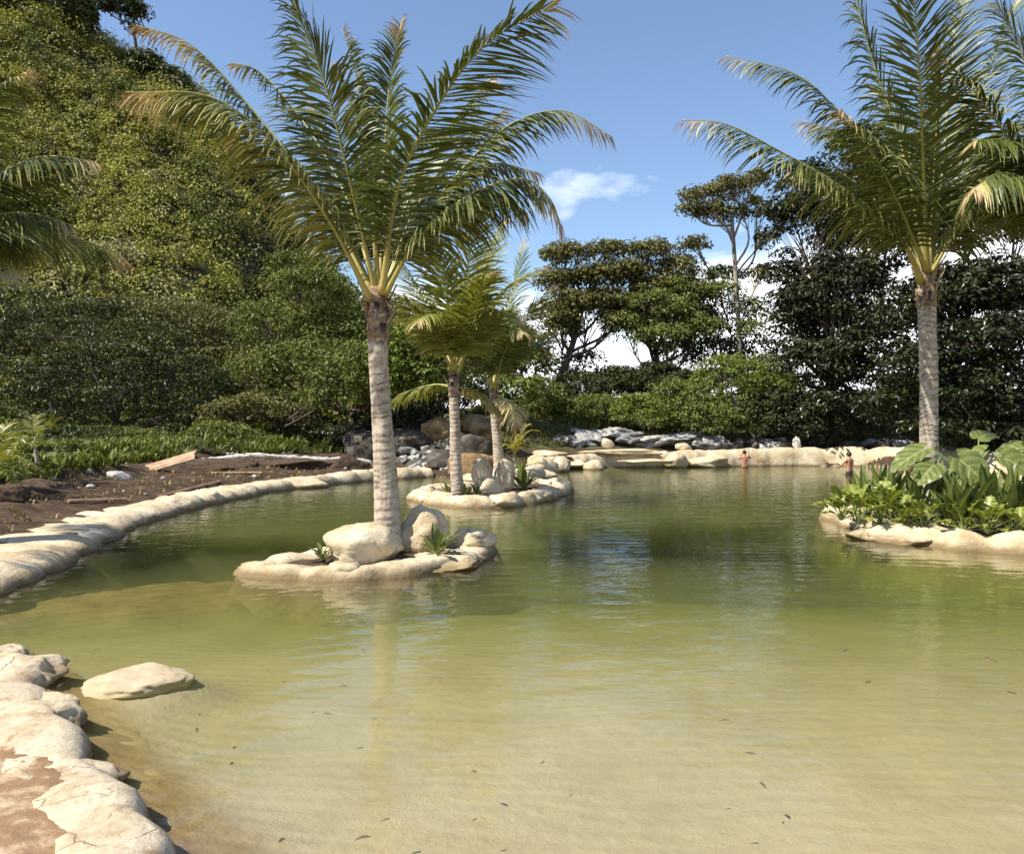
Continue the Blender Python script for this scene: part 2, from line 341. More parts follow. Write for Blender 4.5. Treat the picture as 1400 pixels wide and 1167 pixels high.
def sdist(x, y, poly=POND):
    x = np.asarray(x, float); y = np.asarray(y, float)
    best = np.full(x.shape, 1e9); inside = np.zeros(x.shape, bool)
    for i in range(len(poly)):
        ax, ay = poly[i]; bx, by = poly[(i + 1) % len(poly)]
        dx, dy = bx - ax, by - ay
        t = np.clip(((x - ax) * dx + (y - ay) * dy) / (dx * dx + dy * dy), 0, 1)
        best = np.minimum(best, (x - ax - t * dx) ** 2 + (y - ay - t * dy) ** 2)
        if ay != by:
            c = ((ay > y) != (by > y)) & (x < (bx - ax) * (y - ay) / (by - ay) + ax)
            inside ^= c
    d = np.sqrt(best); return np.where(inside, -d, d)
def segd(x, y, a, b):
    dx, dy = b[0] - a[0], b[1] - a[1]
    t = np.clip(((x - a[0]) * dx + (y - a[1]) * dy) / (dx * dx + dy * dy), 0, 1)
    return np.hypot(x - a[0] - t * dx, y - a[1] - t * dy)
def ground_parts(x, y):
    x = np.asarray(x, float); y = np.asarray(y, float)
    sd = sdist(x, y)
    # outside the pond
    wl = sstep(-2, -5, x) * sstep(6, 14, y) * (1 - sstep(40, 46, y)); wf = sstep(30, 39, y) * sstep(-6, 0, x) ; wr = sstep(16, 20, x) * sstep(12, 22, y)
    wl2 = sstep(36, 44, y) * (1 - wf)
    wf = np.maximum(wf, 0); wr = wr * (1 - wf)
    lft = 0.18 + 0.115 * np.clip(sd - 0.9, 0, 9) + np.clip(sd - 12, 0, 25) * 0.10
    far = 0.55 + 0.30 * np.clip(sd - 0.8, 0, 9.5) + 0.05 * np.clip(sd - 10, 0, 20)
    rgt = 0.35 + 0.30 * np.clip(sd - 0.5, 0, 10)
    near = 0.13 + 0.03 * np.clip(sd, 0, 8)
    wn = np.clip(1 - wl - wf - wr - wl2, 0, 1); tot = wl + wf + wr + wl2 + wn
    zo = (wl * lft + wl2 * lft + wf * far + wr * rgt + wn * near) / tot
    rough = fbm(x * 0.55, y * 0.55, 5) * 0.55 * sstep(0.9, 3.0, sd) * (wl + wf * 0.8 + wr + wl2) + fbm(x * 3, y * 3, 3) * 0.10 * sstep(0.3, 1.2, sd)
    # dug terraces on the left bank
    ter = lft * 2.6; ter = (np.floor(ter) + sstep(0.35, 0.75, ter - np.floor(ter))) / 2.6
    zo = zo + (ter - lft) * wl * 0.8 * sstep(1.2, 2.5, sd)
    zo = zo + rough
    zo = zo * (1 - 0.75 * sstep(70, 140, np.hypot(x, y - 20)))
    edge = sstep(0.0, 0.30, sd)
    # pond bed
    dm = np.interp(y, [2, 4, 6, 8, 10, 13, 17, 25, 45], [0.08, 0.095, 0.145, 0.24, 0.40, 0.74, 1.15, 1.65, 1.9])
    bed = -dm * sstep(0.0, np.where(y < 12, 0.9, 1.1), -sd) - 0.06 * sstep(0.0, 0.25, -sd) - 0.04
    sh = sstep(1.35, 0.55, segd(x, y, (-7.2, 9.7), (-3.2, 11.6)) + fbm(x * 1.3, y * 1.3, 3) * 0.9)
    shelf = np.maximum(bed, -0.24 + fbm(x * 2, y * 2, 3) * 0.10)
    bed = bed * (1 - sh) + shelf * sh
    bed = bed + fbm(x * 1.1, y * 1.1, 3) * 0.08 * sstep(0.2, 1.0, -sd)
    md_ = np.exp(-(((x + 3.06) / 0.60) ** 2 + ((y - 6.58) / 0.56) ** 2) ** 2)      # sand heaped round the flat rock
    bed = bed * (1 - md_) + np.maximum(bed, -0.085) * md_
    z = np.where(sd > 0, np.maximum(zo, 0.06) * edge + (1 - edge) * (-0.04), bed)
    return z, sd, sh, wl, wf, wr
def gz(x, y):
    return float(ground_parts(np.array([x]), np.array([y]))[0][0])
def axis(a, b, step, lo, hi):
    core = np.arange(a, b + 1e-6, step); g = []
    s = step; v = a
    while v > lo: s *= 1.22; v -= s; g.append(v)
    h = []; s = step; v = core[-1]
    while v < hi: s *= 1.22; v += s; h.append(v)
    return np.concatenate([g[::-1], core, h])
gx = axis(-12, 23, 0.14, -3000, 3000); gy = axis(1.0, 47, 0.14, -2000, 4000)
GX, GY = np.meshgrid(gx, gy); fx, fy = GX.ravel(), GY.ravel()
GZ, SD, SH, WL, WF, WR = ground_parts(fx, fy)
nx, ny = len(gx), len(gy)
ii = (np.arange(ny - 1)[:, None] * nx + np.arange(nx - 1)[None, :]).ravel()
GP = np.stack([ii, ii + 1, ii + nx + 1, ii + nx], 1)
def ground_mat():
    m, nt, p, o = newmat('ground_soil_and_sand'); L = nt.links.new
    g = N(nt, 'ShaderNodeNewGeometry')
    def nz(sc, det=8.0, ro=0.6):
        n = N(nt, 'ShaderNodeTexNoise', i_Scale=sc, i_Detail=det, i_Roughness=ro); L(g.outputs['Position'], n.inputs['Vector']); return n.outputs['Fac']
    def mix(f, a, b):
        x = N(nt, 'ShaderNodeMix', data_type='RGBA'); L(f, x.inputs[0]); L(a, x.inputs[6]); L(b, x.inputs[7]); return x.outputs[2]
    def rm(f, cols):
        r = ramp(nt, cols); L(f, r.inputs[0]); return r.outputs[0]
    def attr(n):
        a = N(nt, 'ShaderNodeAttribute', attribute_name=n); return a.outputs['Fac']
    soil = rm(nz(2.4, 10.0, 0.7), [(0.30, (0.022, 0.014, 0.009)), (0.50, (0.058, 0.036, 0.022)), (0.70, (0.135, 0.09, 0.056))])
    grass = rm(nz(1.3), [(0.35, (0.035, 0.045, 0.014)), (0.65, (0.11, 0.11, 0.04))])
    mud = rm(nz(3.0, 8.0, 0.7), [(0.30, (0.17, 0.10, 0.055)), (0.50, (0.28, 0.175, 0.10)), (0.60, (0.50, 0.39, 0.26))])
    sand = rm(nz(1.4, 8.0, 0.7), [(0.32, (0.405, 0.338, 0.245)), (0.50, (0.46, 0.388, 0.285)), (0.70, (0.515, 0.438, 0.325))])
    shelf = rm(nz(1.8, 8.0, 0.7), [(0.30, (0.17, 0.115, 0.05)), (0.50, (0.30, 0.21, 0.10)), (0.70, (0.42, 0.32, 0.17))])
    c = mix(attr('grass'), soil, grass); c = mix(attr('mud'), c, mud); sb = mix(attr('shelf'), sand, shelf); c = mix(attr('bed'), c, sb)
    L(c, p.inputs['Base Color']); p.inputs['Roughness'].default_value = 0.92; p.inputs['Specular IOR Level'].default_value = 0.2
    # sand ripples on the bed plus crumbly soil
    wv = N(nt, 'ShaderNodeTexWave', wave_type='BANDS', bands_direction='Y', i_Scale=1.7, i_Distortion=7.0, i_Detail=3.0); wv.inputs['Detail Scale'].default_value = 0.7
    L(g.outputs['Position'], wv.inputs['Vector'])
    s1 = N(nt, 'ShaderNodeMath', operation='MULTIPLY'); L(wv.outputs['Fac'], s1.inputs[0]); s1.inputs[1].default_value = 0.40
    s2 = N(nt, 'ShaderNodeMath', operation='MULTIPLY_ADD'); L(nz(9.0, 10.0, 0.7), s2.inputs[0]); s2.inputs[1].default_value = 1.6; L(s1.outputs[0], s2.inputs[2])
    bst = N(nt, 'ShaderNodeMapRange'); bst.inputs['To Min'].default_value = 0.04; bst.inputs['To Max'].default_value = 0.045; L(attr('bed'), bst.inputs['Value'])
    b = N(nt, 'ShaderNodeBump', i_Strength=0.5, i_Distance=0.03); L(bst.outputs[0], b.inputs['Distance']); L(s2.outputs[0], b.inputs['Height']); L(b.outputs[0], p.inputs['Normal'])
    return m
nearm = sstep(10, 6, fy) * sstep(1.5, -0.5, fx)
g_o = wmesh('ground', np.stack([fx, fy, GZ], 1), GP, ground_mat(), smooth=True, attrs={
    'bed': sstep(0.02, -0.05, SD), 'shelf': np.clip(SH + sstep(-0.55, -0.25, SD) * sstep(9, 7, fy), 0, 1),
    'grass': np.clip(sstep(1.2, 3.0, SD) * WF + sstep(9, 13, SD) + sstep(1.5, 3, SD) * WR, 0, 1) * (1 - nearm), 'mud': nearm})
prop(g_o, kind='structure')

def water_mat():
    m, nt, p, o = newmat('pond_water'); L = nt.links.new; nt.nodes.remove(p)
    g = N(nt, 'ShaderNodeNewGeometry')
    def nz(sc, vec, det=3.0, dist=0.0):
        mp = N(nt, 'ShaderNodeMapping'); mp.inputs['Scale'].default_value = vec; L(g.outputs['Position'], mp.inputs[0])
        n = N(nt, 'ShaderNodeTexNoise', i_Scale=sc, i_Detail=det, i_Distortion=dist); L(mp.outputs[0], n.inputs['Vector']); return n.outputs['Fac']
    wv = N(nt, 'ShaderNodeTexWave', wave_type='RINGS', rings_direction='Z', i_Scale=0.9, i_Distortion=3.0, i_Detail=2.0)
    mp = N(nt, 'ShaderNodeMapping'); mp.inputs['Location'].default_value = (-2.6, 1.5, 0); L(g.outputs['Position'], mp.inputs[0]); L(mp.outputs[0], wv.inputs['Vector'])
    # calm and ruffled patches
    pt = ramp(nt, [(0.40, (0.45, 0.45, 0.45)), (0.62, (1, 1, 1))]); L(nz(0.16, (1, 0.8, 1), 2.0), pt.inputs[0])
    b1 = N(nt, 'ShaderNodeBump', i_Strength=1.0, i_Distance=0.021); L(nz(2.1, (0.8, 1.25, 1), 3.0, 0.6), b1.inputs['Height']); L(pt.outputs[0], b1.inputs['Strength'])
    b2 = N(nt, 'ShaderNodeBump', i_Strength=0.6, i_Distance=0.003); L(nz(9.0, (0.8, 1.2, 1), 2.0, 0.3), b2.inputs['Height']); L(b1.outputs[0], b2.inputs['Normal'])
    b3 = N(nt, 'ShaderNodeBump', i_Strength=0.25, i_Distance=0.006); L(wv.outputs['Fac'], b3.inputs['Height']); L(b2.outputs[0], b3.inputs['Normal'])
    fr = N(nt, 'ShaderNodeFresnel', i_IOR=1.33)
    gl = N(nt, 'ShaderNodeBsdfGlossy', i_Roughness=0.02); L(b3.outputs[0], gl.inputs['Normal'])
    tr = N(nt, 'ShaderNodeBsdfTransparent')
    ms = N(nt, 'ShaderNodeMixShader'); L(fr.outputs[0], ms.inputs[0]); L(tr.outputs[0], ms.inputs[1]); L(gl.outputs[0], ms.inputs[2])
    L(ms.outputs[0], o.inputs['Surface'])
    va = N(nt, 'ShaderNodeVolumeAbsorption', i_Density=1.35); va.inputs['Color'].default_value = (0.75, 0.785, 0.50, 1)
    vs = N(nt, 'ShaderNodeVolumeScatter', i_Density=0.31); vs.inputs['Color'].default_value = (0.60, 0.635, 0.33, 1)
    av = N(nt, 'ShaderNodeAddShader'); L(va.outputs[0], av.inputs[0]); L(vs.outputs[0], av.inputs[1]); L(av.outputs[0], o.inputs['Volume'])
    return m
M_water = water_mat()
def water_body():
    x0, x1, y0, y1, zb = -9.0, 24.0, 0.9, 44.0, -3.2
    V = [(x0, y0, 0), (x1, y0, 0), (x1, y1, 0), (x0, y1, 0), (x0, y0, zb), (x1, y0, zb), (x1, y1, zb), (x0, y1, zb)]
    Q = [(0, 1, 2, 3), (7, 6, 5, 4), (0, 4, 5, 1), (1, 5, 6, 2), (2, 6, 7, 3), (3, 7, 4, 0)]
    o = wmesh('water', V, np.array(Q), M_water); prop(o, kind='structure')
water_body()

# ------------------------------------------------------------------ rocks
def rock_mesh(name, mat, seed, sub=3, rough=0.22, cuts=7, flat=0.0, freq=1.3, fine=0.075, sharp=False):
    bm = bmesh.new(); bmesh.ops.create_icosphere(bm, subdivisions=sub, radius=1.0)
    rnd = random.Random(seed)
    pl = []
    for k in range(cuts):
        d = Vector((rnd.gauss(0, 1), rnd.gauss(0, 1), rnd.gauss(0, 0.9))).normalized(); pl.append((d, rnd.uniform(0.62, 0.92)))
    off = Vector((rnd.uniform(-50, 50), rnd.uniform(-50, 50), rnd.uniform(-50, 50)))
    for v in bm.verts:
        p = v.co.copy()
        p *= 1 + rough * mn.noise(p * freq + off) * 1.6
        for d, h in pl:
            e = p.dot(d) - h
            if e > 0: p -= d * e * 0.85
        if flat and p.z > flat: p.z = flat + (p.z - flat) * 0.3
        rg = 1 - abs(mn.noise(p * 2.6 + off)) * 2
        p *= 1 + fine * (0.9 * rg + 1.2 * mn.noise(p * 4.5 + off) + 0.6 * mn.noise(p * 10 + off))
        v.co = p
    me = bpy.data.meshes.new(name); bm.to_mesh(me); bm.free(); me.materials.append(mat)
    me.polygons.foreach_set('use_smooth', np.full(len(me.polygons), not sharp, bool))
    return me
ROCKS = {}
def rocks(mat, sub=2, n=5, **kw):
    k = (mat.name, sub)
    if k not in ROCKS: ROCKS[k] = [rock_mesh('stone', mat, 100 * sub + i + len(ROCKS) * 31, sub, **kw) for i in range(n)]
    return ROCKS[k]
def put_rock(name, me, loc, size, rotz=0.0, parent=None, tilt=(0, 0)):
    o = bpy.data.objects.new(name, me); COL.objects.link(o); o.parent = parent
    l = Vector(loc)
    if parent is not None: l = l - ORG[parent.name]
    o.location = l; o.scale = size; o.rotation_euler = (tilt[0], tilt[1], rotz)
    return o

def rim_sweep(name, path, width, height, mat, parent, seed, closed=False, side=1.0, step=0.13, lump=0.75, lamp=0.10, depth=0.5, back=0.0, hv=0.26, skirt=0.0):
    P = np.array([(p[0], p[1], 0) for p in path], float)
    ln = np.sum(np.linalg.norm(np.diff(P, axis=0), axis=1)); n = max(8, int(ln / step))
    if closed:
        C = spline(list(P) + [P[0]], n + 1)[:-1]; n = len(C)
        T = nrm(np.roll(C, -1, 0) - np.roll(C, 1, 0))
    else:
        C = spline(P, n); T = nrm(np.gradient(C, axis=0))
    O = np.stack([T[:, 1], -T[:, 0], 0 * T[:, 0]], 1) * side         # away from the water
    s = np.arange(n) * step
    u = np.linspace(0, 1, n)
    W = np.interp(u, np.linspace(0, 1, len(width)), width); H = np.interp(u, np.linspace(0, 1, len(height)), height)
    ph = s / lump + 1.6 * fbm(s * 0.35 + seed, s * 0 + seed, 3) * 2
    lm = np.abs(np.sin(np.pi * ph)) ** 0.6
    var = 0.7 + 0.9 * vnoise(s / lump * 0.6 + 5 * seed, s * 0 + 3.3)
    inn = -lamp * lm * var                     # bulge towards the water
    Hh = H * (1.0 - hv * 0.85 + hv * lm * var)
    prof = [(-0.10, -depth), (-0.06, -0.12), (-0.02, 0.25), (0.03, 0.62), (0.13, 0.93), (0.26, 1.0), (0.45, 0.97), (0.66, 0.93), (0.85, 0.86), (0.97, 0.62), (1.05, 0.0), (1.10, -1.0)]
    V = np.zeros((n, len(prof), 3))
    for k, (a, b) in enumerate(prof):
        z = (b if b < 0 and k < 2 else b * Hh)
        if k == 0: z = np.full(n, -depth)
        if k == 1: z = np.full(n, -0.12)
        if k == len(prof) - 1: z = np.full(n, -0.12 if not back else back)
        infl = max(0, 1 - a / 0.45) if a < 0.45 else 0
        off = a * W + inn * infl - (skirt if k == 0 else skirt * 0.22 if k == 1 else 0.0)
        V[:, k, :] = C + O * off[:, None]; V[:, k, 2] = z
    nv = V.reshape(-1, 3)
    dx = fbm(nv[:, 0] * 2.2 + seed, nv[:, 1] * 2.2 + nv[:, 2] * 2, 4) * 0.22; dz = fbm(nv[:, 0] * 2.7, nv[:, 1] * 2.7 + seed, 4) * 0.20
    kk = np.tile(np.arange(len(prof)), n); msk = ((kk > 0) & (kk < len(prof) - 1)).astype(float)
    nv = nv + np.repeat(O, len(prof), 0) * (dx * msk)[:, None]; nv[:, 2] += dz * msk * np.clip(nv[:, 2] * 4, 0, 1)
    m = len(prof); r = n if closed else n - 1
    i = (np.arange(r)[:, None] * m); i2 = ((np.arange(r)[:, None] + 1) % n) * m; j = np.arange(m - 1)[None, :]
    Q = np.stack([i + j, i + j + 1, i2 + j + 1, i2 + j], -1).reshape(-1, 4)
    if side > 0: Q = Q[:, ::-1]
    o = wmesh(name, nv, Q, mat, parent, smooth=True)
    return o, C, O, T, W, H

rng = random.Random(11)
def edge_stones(parent, C, O, W, H, mat, gap, size, seed, sub=2, name='rim_stone', inset=0.10):
    r = random.Random(seed); s = 0.0
    ms = rocks(mat, sub, 6, rough=0.34, cuts=9)
    step = float(np.linalg.norm(C[1] - C[0])); i = 0.0
    while i < len(C) - 1:
        k = int(i); w_ = r.uniform(*size)
        p = C[k] + O[k] * (inset + r.uniform(-0.05, 0.08))
        ang = math.atan2(C[min(k + 1, len(C) - 1)][1] - C[k][1], C[min(k + 1, len(C) - 1)][0] - C[k][0])
        h = H[k] * r.uniform(0.85, 1.15)
        put_rock(name, r.choice(ms), (p[0], p[1], h * 0.22), (w_ * 0.62, w_ * r.uniform(0.36, 0.6), h * r.uniform(0.85, 1.15)), ang + r.uniform(-0.25, 0.25), parent)
        i += w_ * r.uniform(*gap) / step

# left bank rim
lp = POND[13:23].tolist(); lp = [(-8.4, 7.9)] + [(-7.6, 8.9)] + lp
t = thing('stone_rim', 'cream cement stone rim curving along the left bank of the pond', 'stone rim', (-7, 16, 0))
o_, C, O, T, W, H = rim_sweep('rim_coping', lp, [2.4, 2.2, 1.9, 1.5, 1.25, 1.1, 1.1, 1.0, 0.9, 0.8, 0.8], [0.22, 0.24, 0.24, 0.22, 0.23, 0.25, 0.27, 0.29, 0.33, 0.36, 0.38], M_rock, t, 3.1, side=-1.0, lump=1.3, lamp=0.13)
edge_stones(t, C, O, W, H * 0.85, M_rock, (2.2, 6.0), (0.6, 1.6), 5, 3, inset=0.22)

# far rim
fp = POND[24:41].tolist()
t = thing('stone_rim', 'tall cream stone wall rim along the far shore below the trees', 'stone rim', (9, 41, 0))
o_, C, O, T, W, H = rim_sweep('rim_coping', fp, [0.8, 0.9, 1.0, 1.0, 1.0], [0.42, 0.5, 0.8, 0.98, 0.92, 0.86, 0.82, 0.80, 0.8], M_rock, t, 8.7, side=-1.0, lump=2.7, lamp=0.10, depth=0.9, hv=0.12)
edge_stones(t, C, O, W, H * 0.6, M_rock, (3.0, 7.0), (0.8, 2.4), 9, 3, inset=0.1)
# ledges that step down to the water on the far shore
for px0, px1, pyt, d, z0, z1 in ((850, 918, 626, 38.9, 0.22, 0.42), (762, 808, 631, 38.2, 0.14, 0.32), (795, 905, 615, 40.0, 0.62, 0.86), (722, 770, 611, 38.8, 0.55, 0.80)):
    a = at(px0, 600, d); b = at(px1, 600, d)
    wd = (b.x - a.x) / 2; me = rocks(M_rock, 3, 6)[int(px0) % 6]
    put_rock('ledge_slab', me, ((a.x + b.x) / 2, d, (z0 + z1) / 2), (wd * 1.12, 0.55, (z1 - z0) * 0.75), rng.uniform(-0.05, 0.1), t)

# foreground boulders at the near left shore
def boulder(label, cx, cy, cz, size, seed, mat, group=None, sub=4, rotz=0.0, name='boulder', cat='boulder', tilt=(0, 0), **kw):
    me = rock_mesh(name, mat, seed, sub, **kw)
    o = put_rock(name, me, (cx, cy, cz), size, rotz, None, tilt)
    return prop(o, label, cat, group)
NB = dict(rough=0.26, cuts=5, flat=0.62, freq=1.5, fine=0.06)
t = thing('stone_rim', 'low cracked cream stone rim along the near shore beside brown mud', 'stone rim', (-3, 5, 0))
rim_sweep('rim_coping', [(-0.95, 2.3)] + [(x - 0.16, y - 0.06) for x, y in POND[0:11].tolist()], [0.40, 0.45, 0.5, 0.6, 0.75, 0.9], [0.16, 0.16, 0.17, 0.18, 0.18], M_rocknear, t, 5.3, side=-1.0, step=0.05, lump=1.15, lamp=0.10, depth=0.45, skirt=0.22, hv=0.14)
for lab, px, py, z, sz, sd_, rz in (
        ('lumpy cream shore boulder farthest from the brown mud', -6, 908, 0.15, (0.54, 0.40, 0.24), 41, 0.5),
        ('small pale knob of rock on the farthest cream shore boulder', 12, 879, 0.12, (0.26, 0.18, 0.18), 42, 0.0),
        ('cream shore boulder with a dark notch and a jutting nose over the water', 12, 968, 0.13, (0.62, 0.40, 0.24), 43, -0.35),
        ('small pale nose of rock jutting from the notched shore boulder', 80, 985, 0.06, (0.18, 0.18, 0.20), 47, 0.4),
        ('broad cracked cream shore boulder with brown mud on its landward side', 64, 1060, 0.11, (0.58, 0.42, 0.24), 44, -0.5),
        ('wide low cream slab of rock at the shore beside brown mud', 130, 1180, 0.10, (0.50, 0.30, 0.23), 45, -0.2)):
    p = onz(px, py, z)
    boulder(lab, p.x - 0.05, p.y, z - 0.15, sz, sd_, M_rocknear, sub=5, rotz=rz, **NB)
p = onz(185, 921, 0.0)
boulder('flat pale rock barely breaking the surface of the shallow water', p.x, p.y + 0.06, -0.100, (0.40, 0.38, 0.125), 46, surf('wet_pale_rock', ((0.3, (0.50, 0.40, 0.28)), (0.6, (0.66, 0.56, 0.43))), 4, 8, 0.7, 0.4, 14, 0.02), sub=5, rough=0.12, cuts=1, fine=0.04, flat=0.66)
M_foot = surf('silted_tan_stone', ((0.3, (0.22, 0.155, 0.07)), (0.6, (0.38, 0.29, 0.16))), 3, 8, 0.9, 0.5, 9, 0.02)
# underwater footing stones along the near shore
for k, (px, py, sz) in enumerate(((75, 925, 0.32), (120, 1010, 0.30), (185, 1062, 0.26), (215, 1110, 0.24))):
    p = onz(px, py, -0.1)
    boulder('submerged tan footing stone beside the cream shore boulders', p.x, p.y, -0.22, (sz * 1.2, sz, 0.12), 60 + k, M_foot, 'submerged footing stones', sub=3, rough=0.2)

# ------------------------------------------------------------------ planted islands
def island(label, loc, outline, height, stones, seed, width=0.42, sub=3, gap=(0.95, 1.5)):
    t = thing('planter_island', label, 'island', loc)
    P = np.array(outline); c = P.mean(0)
    o_, C, O, T, W, H = rim_sweep('island_rim', outline, [width] * 3, [height] * 3, M_rock, t, seed, closed=True, side=-1.0, step=0.09, lump=1.1, lamp=0.10, depth=1.6 if outline[0][1] > 12 else 0.75, skirt=0.28)
    edge_stones(t, C, O, W, H * 0.85, M_rock, gap, stones, int(seed * 7), sub, inset=0.17)
    # soil inside
    n = len(C); V = [[c[0], c[1], height * 0.72]]; r = random.Random(int(seed * 3))
    rings = 6
    for k in range(1, rings + 1):
        f = k / rings
        for i in range(0, n):
            q = C[i] + O[i] * width * 0.7
            x = c[0] + (q[0] - c[0]) * f; y = c[1] + (q[1] - c[1]) * f
            V.append([x, y, height * (0.72 - 0.12 * f) + (vnoise(x * 3, y * 3) - 0.5) * 0.08])
    Tt = [(0, 1 + i, 1 + (i + 1) % n) for i in range(n)]
    Q = [(1 + (k - 1) * n + i, 1 + k * n + i, 1 + k * n + (i + 1) % n, 1 + (k - 1) * n + (i + 1) % n) for k in range(1, rings) for i in range(n)]
    wmesh('soil', V, [np.array(Q), np.array(Tt)], M_soil, t, smooth=True)
    return t
I1 = [(-3.62, 10.95), (-3.2, 10.72), (-2.6, 10.55), (-2.05, 10.55), (-1.5, 10.85), (-0.95, 11.45), (-0.42, 12.4), (-0.30, 13.2), (-0.7, 13.6), (-1.4, 13.5), (-2.2, 13.0), (-2.9, 12.3), (-3.4, 11.6)]
island('pointed cream stone island around the tallest palm trunk', (-1.9, 12, 0), I1, 0.15, (0.4, 1.1), 2.3, 0.46, 4, (2.0, 3.6))
I2 = [(-2.75, 22.6), (-2.1, 20.9), (-1.0, 20.0), (0.0, 20.4), (0.9, 22.4), (1.65, 25.2), (1.75, 27.0), (1.0, 28.2), (-0.3, 27.6), (-1.6, 26.2), (-2.6, 24.4)]
I2 = [(x * 0.98, 20 + (y - 20) * 0.82) for x, y in I2]
island('low oval island of pale stones around the second palm', (-0.6, 22.6, 0), I2, 0.27, (0.5, 0.9), 4.9, 0.5, 3, (1.0, 1.9))
I3 = [(7.0, 17.0), (6.75, 15.9), (6.75, 14.7), (7.0, 13.9), (7.5, 13.1), (8.3, 12.75), (9.4, 12.7), (10.6, 13.4), (11.2, 15.0), (10.8, 17.0), (9.4, 18.4), (7.8, 18.3), (6.9, 17.7)]
island('cream stone island packed with elephant ear plants', (8.3, 15, 0), I3, 0.27, (0.9, 1.9), 6.2, 0.6, 4, (2.0, 3.4))

# rocks lying on the islands
boulder('large smooth cream boulder in front of the tallest palm trunk', -2.05, 11.5, 0.32, (0.54, 0.38, 0.36), 205, M_rock, sub=4, rotz=0.15, rough=0.2, cuts=6)
boulder('tilted cream boulder standing behind the tallest palm trunk', -1.36, 12.5, 0.32, (0.42, 0.40, 0.42), 212, M_rock, sub=4, rotz=0.5, rough=0.2, cuts=5)
boulder('short cream rock at the right end of the pointed island', -0.62, 12.75, 0.20, (0.34, 0.26, 0.20), 213, M_rock, sub=4, rough=0.2)
for lab, px, py, d, sx, sz, sd_ in (('broad pale boulder with two humps on the oval island', 668, 672, 22.6, 0.50, 0.46, 221),
                                    ('pale pointed boulder beside the leafy plant on the oval island', 688, 655, 23.4, 0.42, 0.62, 222),
                                    ('small round hump of rock atop the pale boulders on the oval island', 660, 652, 23.3, 0.34, 0.50, 223),
                                    ('small tan rock at the foot of the second palm', 606, 677, 21.9, 0.24, 0.17, 224)):
    p = at(px, py, d)
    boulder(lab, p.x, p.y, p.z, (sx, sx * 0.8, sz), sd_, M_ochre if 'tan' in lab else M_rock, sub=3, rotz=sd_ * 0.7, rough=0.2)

# ------------------------------------------------------------------ palms
def leaflets(C, T, side, nL, Lmax, wid, droop, r, t0=0.16, dry0=0.0, drytip=0.85, upv=None, vee=0.08, hang=0.55):
    """ribbon leaflets on one side of a rachis; returns verts, quads, dry"""
    n = len(C); tt = np.linspace(t0, 0.995, nL) + r.uniform(-0.3, 0.3, nL) * (1 - t0) / nL
    tt = np.clip(tt, 0, 1); s = np.linspace(0, 1, n)
    P = np.stack([np.interp(tt, s, C[:, k]) for k in range(3)], 1)
    Tn = nrm(np.stack([np.interp(tt, s, T[:, k]) for k in range(3)], 1))
    U = np.broadcast_to(np.array(upv if upv is not None else (0, 0, 1.0)), Tn.shape)
    U = nrm(U - np.sum(U * Tn, 1, keepdims=True) * Tn)
    Sd = np.cross(Tn, U) * side
    a = np.radians(np.interp(tt, [0, 0.3, 1], [4, 22, 58]) + r.normal(0, 8, nL))
    hz_ = np.sqrt(np.clip(1 - Tn[:, 2] ** 2, 0, 1)) if vee < 0.3 else np.zeros(nL)      # flat lying fronds let their leaflets hang
    D = nrm(Sd * np.cos(a)[:, None] + Tn * np.sin(a)[:, None] + U * (vee - hang * hz_ ** 2 + r.normal(0, 0.07, nL))[:, None])
    prof = np.interp(tt, [0, t0, 0.32, 0.6, 0.85, 1.0], [0.5, 0.62, 1.0, 0.95, 0.62, 0.30])
    Ln = Lmax * prof * r.uniform(0.72, 1.10, nL) * np.where(r.rand(nL) < 0.05, 0.35, 1.0)
    K = 5; ws = np.array([0.45, 1.0, 0.95, 0.6, 0.06])
    pos = P.copy(); d = D.copy(); rows = []
    g = droop * r.uniform(0.7, 1.35, nL)
    for k in range(K):
        Wd = nrm(np.cross(d, U + 0.25 * r.normal(0, 1, (nL, 3)) * (k == 0)))
        if k == 0: W0 = Wd
        hw = (wid * ws[k] * np.interp(tt, [0, 0.5, 1], [0.9, 1.0, 0.6]) / 2)[:, None]
        Wd = nrm(W0 - np.sum(W0 * d, 1, keepdims=True) * d)
        rows.append((pos - Wd * hw, pos + Wd * hw))
        pos = pos + d * (Ln / (K - 1))[:, None]
        d = nrm(d + np.array([0, 0, -1.0]) * (g * (0.35 + 0.35 * k))[:, None])
    V = np.stack([np.stack(x, 1) for x in rows], 1)          # nL,K,2,3
    base = (np.arange(nL) * K * 2)[:, None]; kk = np.arange(K - 1)[None, :] * 2
    Q = np.stack([base + kk, base + kk + 1, base + kk + 3, base + kk + 2], -1).reshape(-1, 4)
    fd = dry0 + np.clip((tt - drytip) / max(1e-3, 1 - drytip), 0, 1) * 0.8 + r.normal(0, 0.06, nL)
    dk = fd[:, None] + np.array([0, 0, 0.02, 0.08, 0.30])[None, :] * r.uniform(0.3, 1.6, nL)[:, None]
    dry = np.repeat(dk[:, :, None], 2, 2).reshape(-1)
    return V.reshape(-1, 3), Q, np.clip(dry, 0, 1)

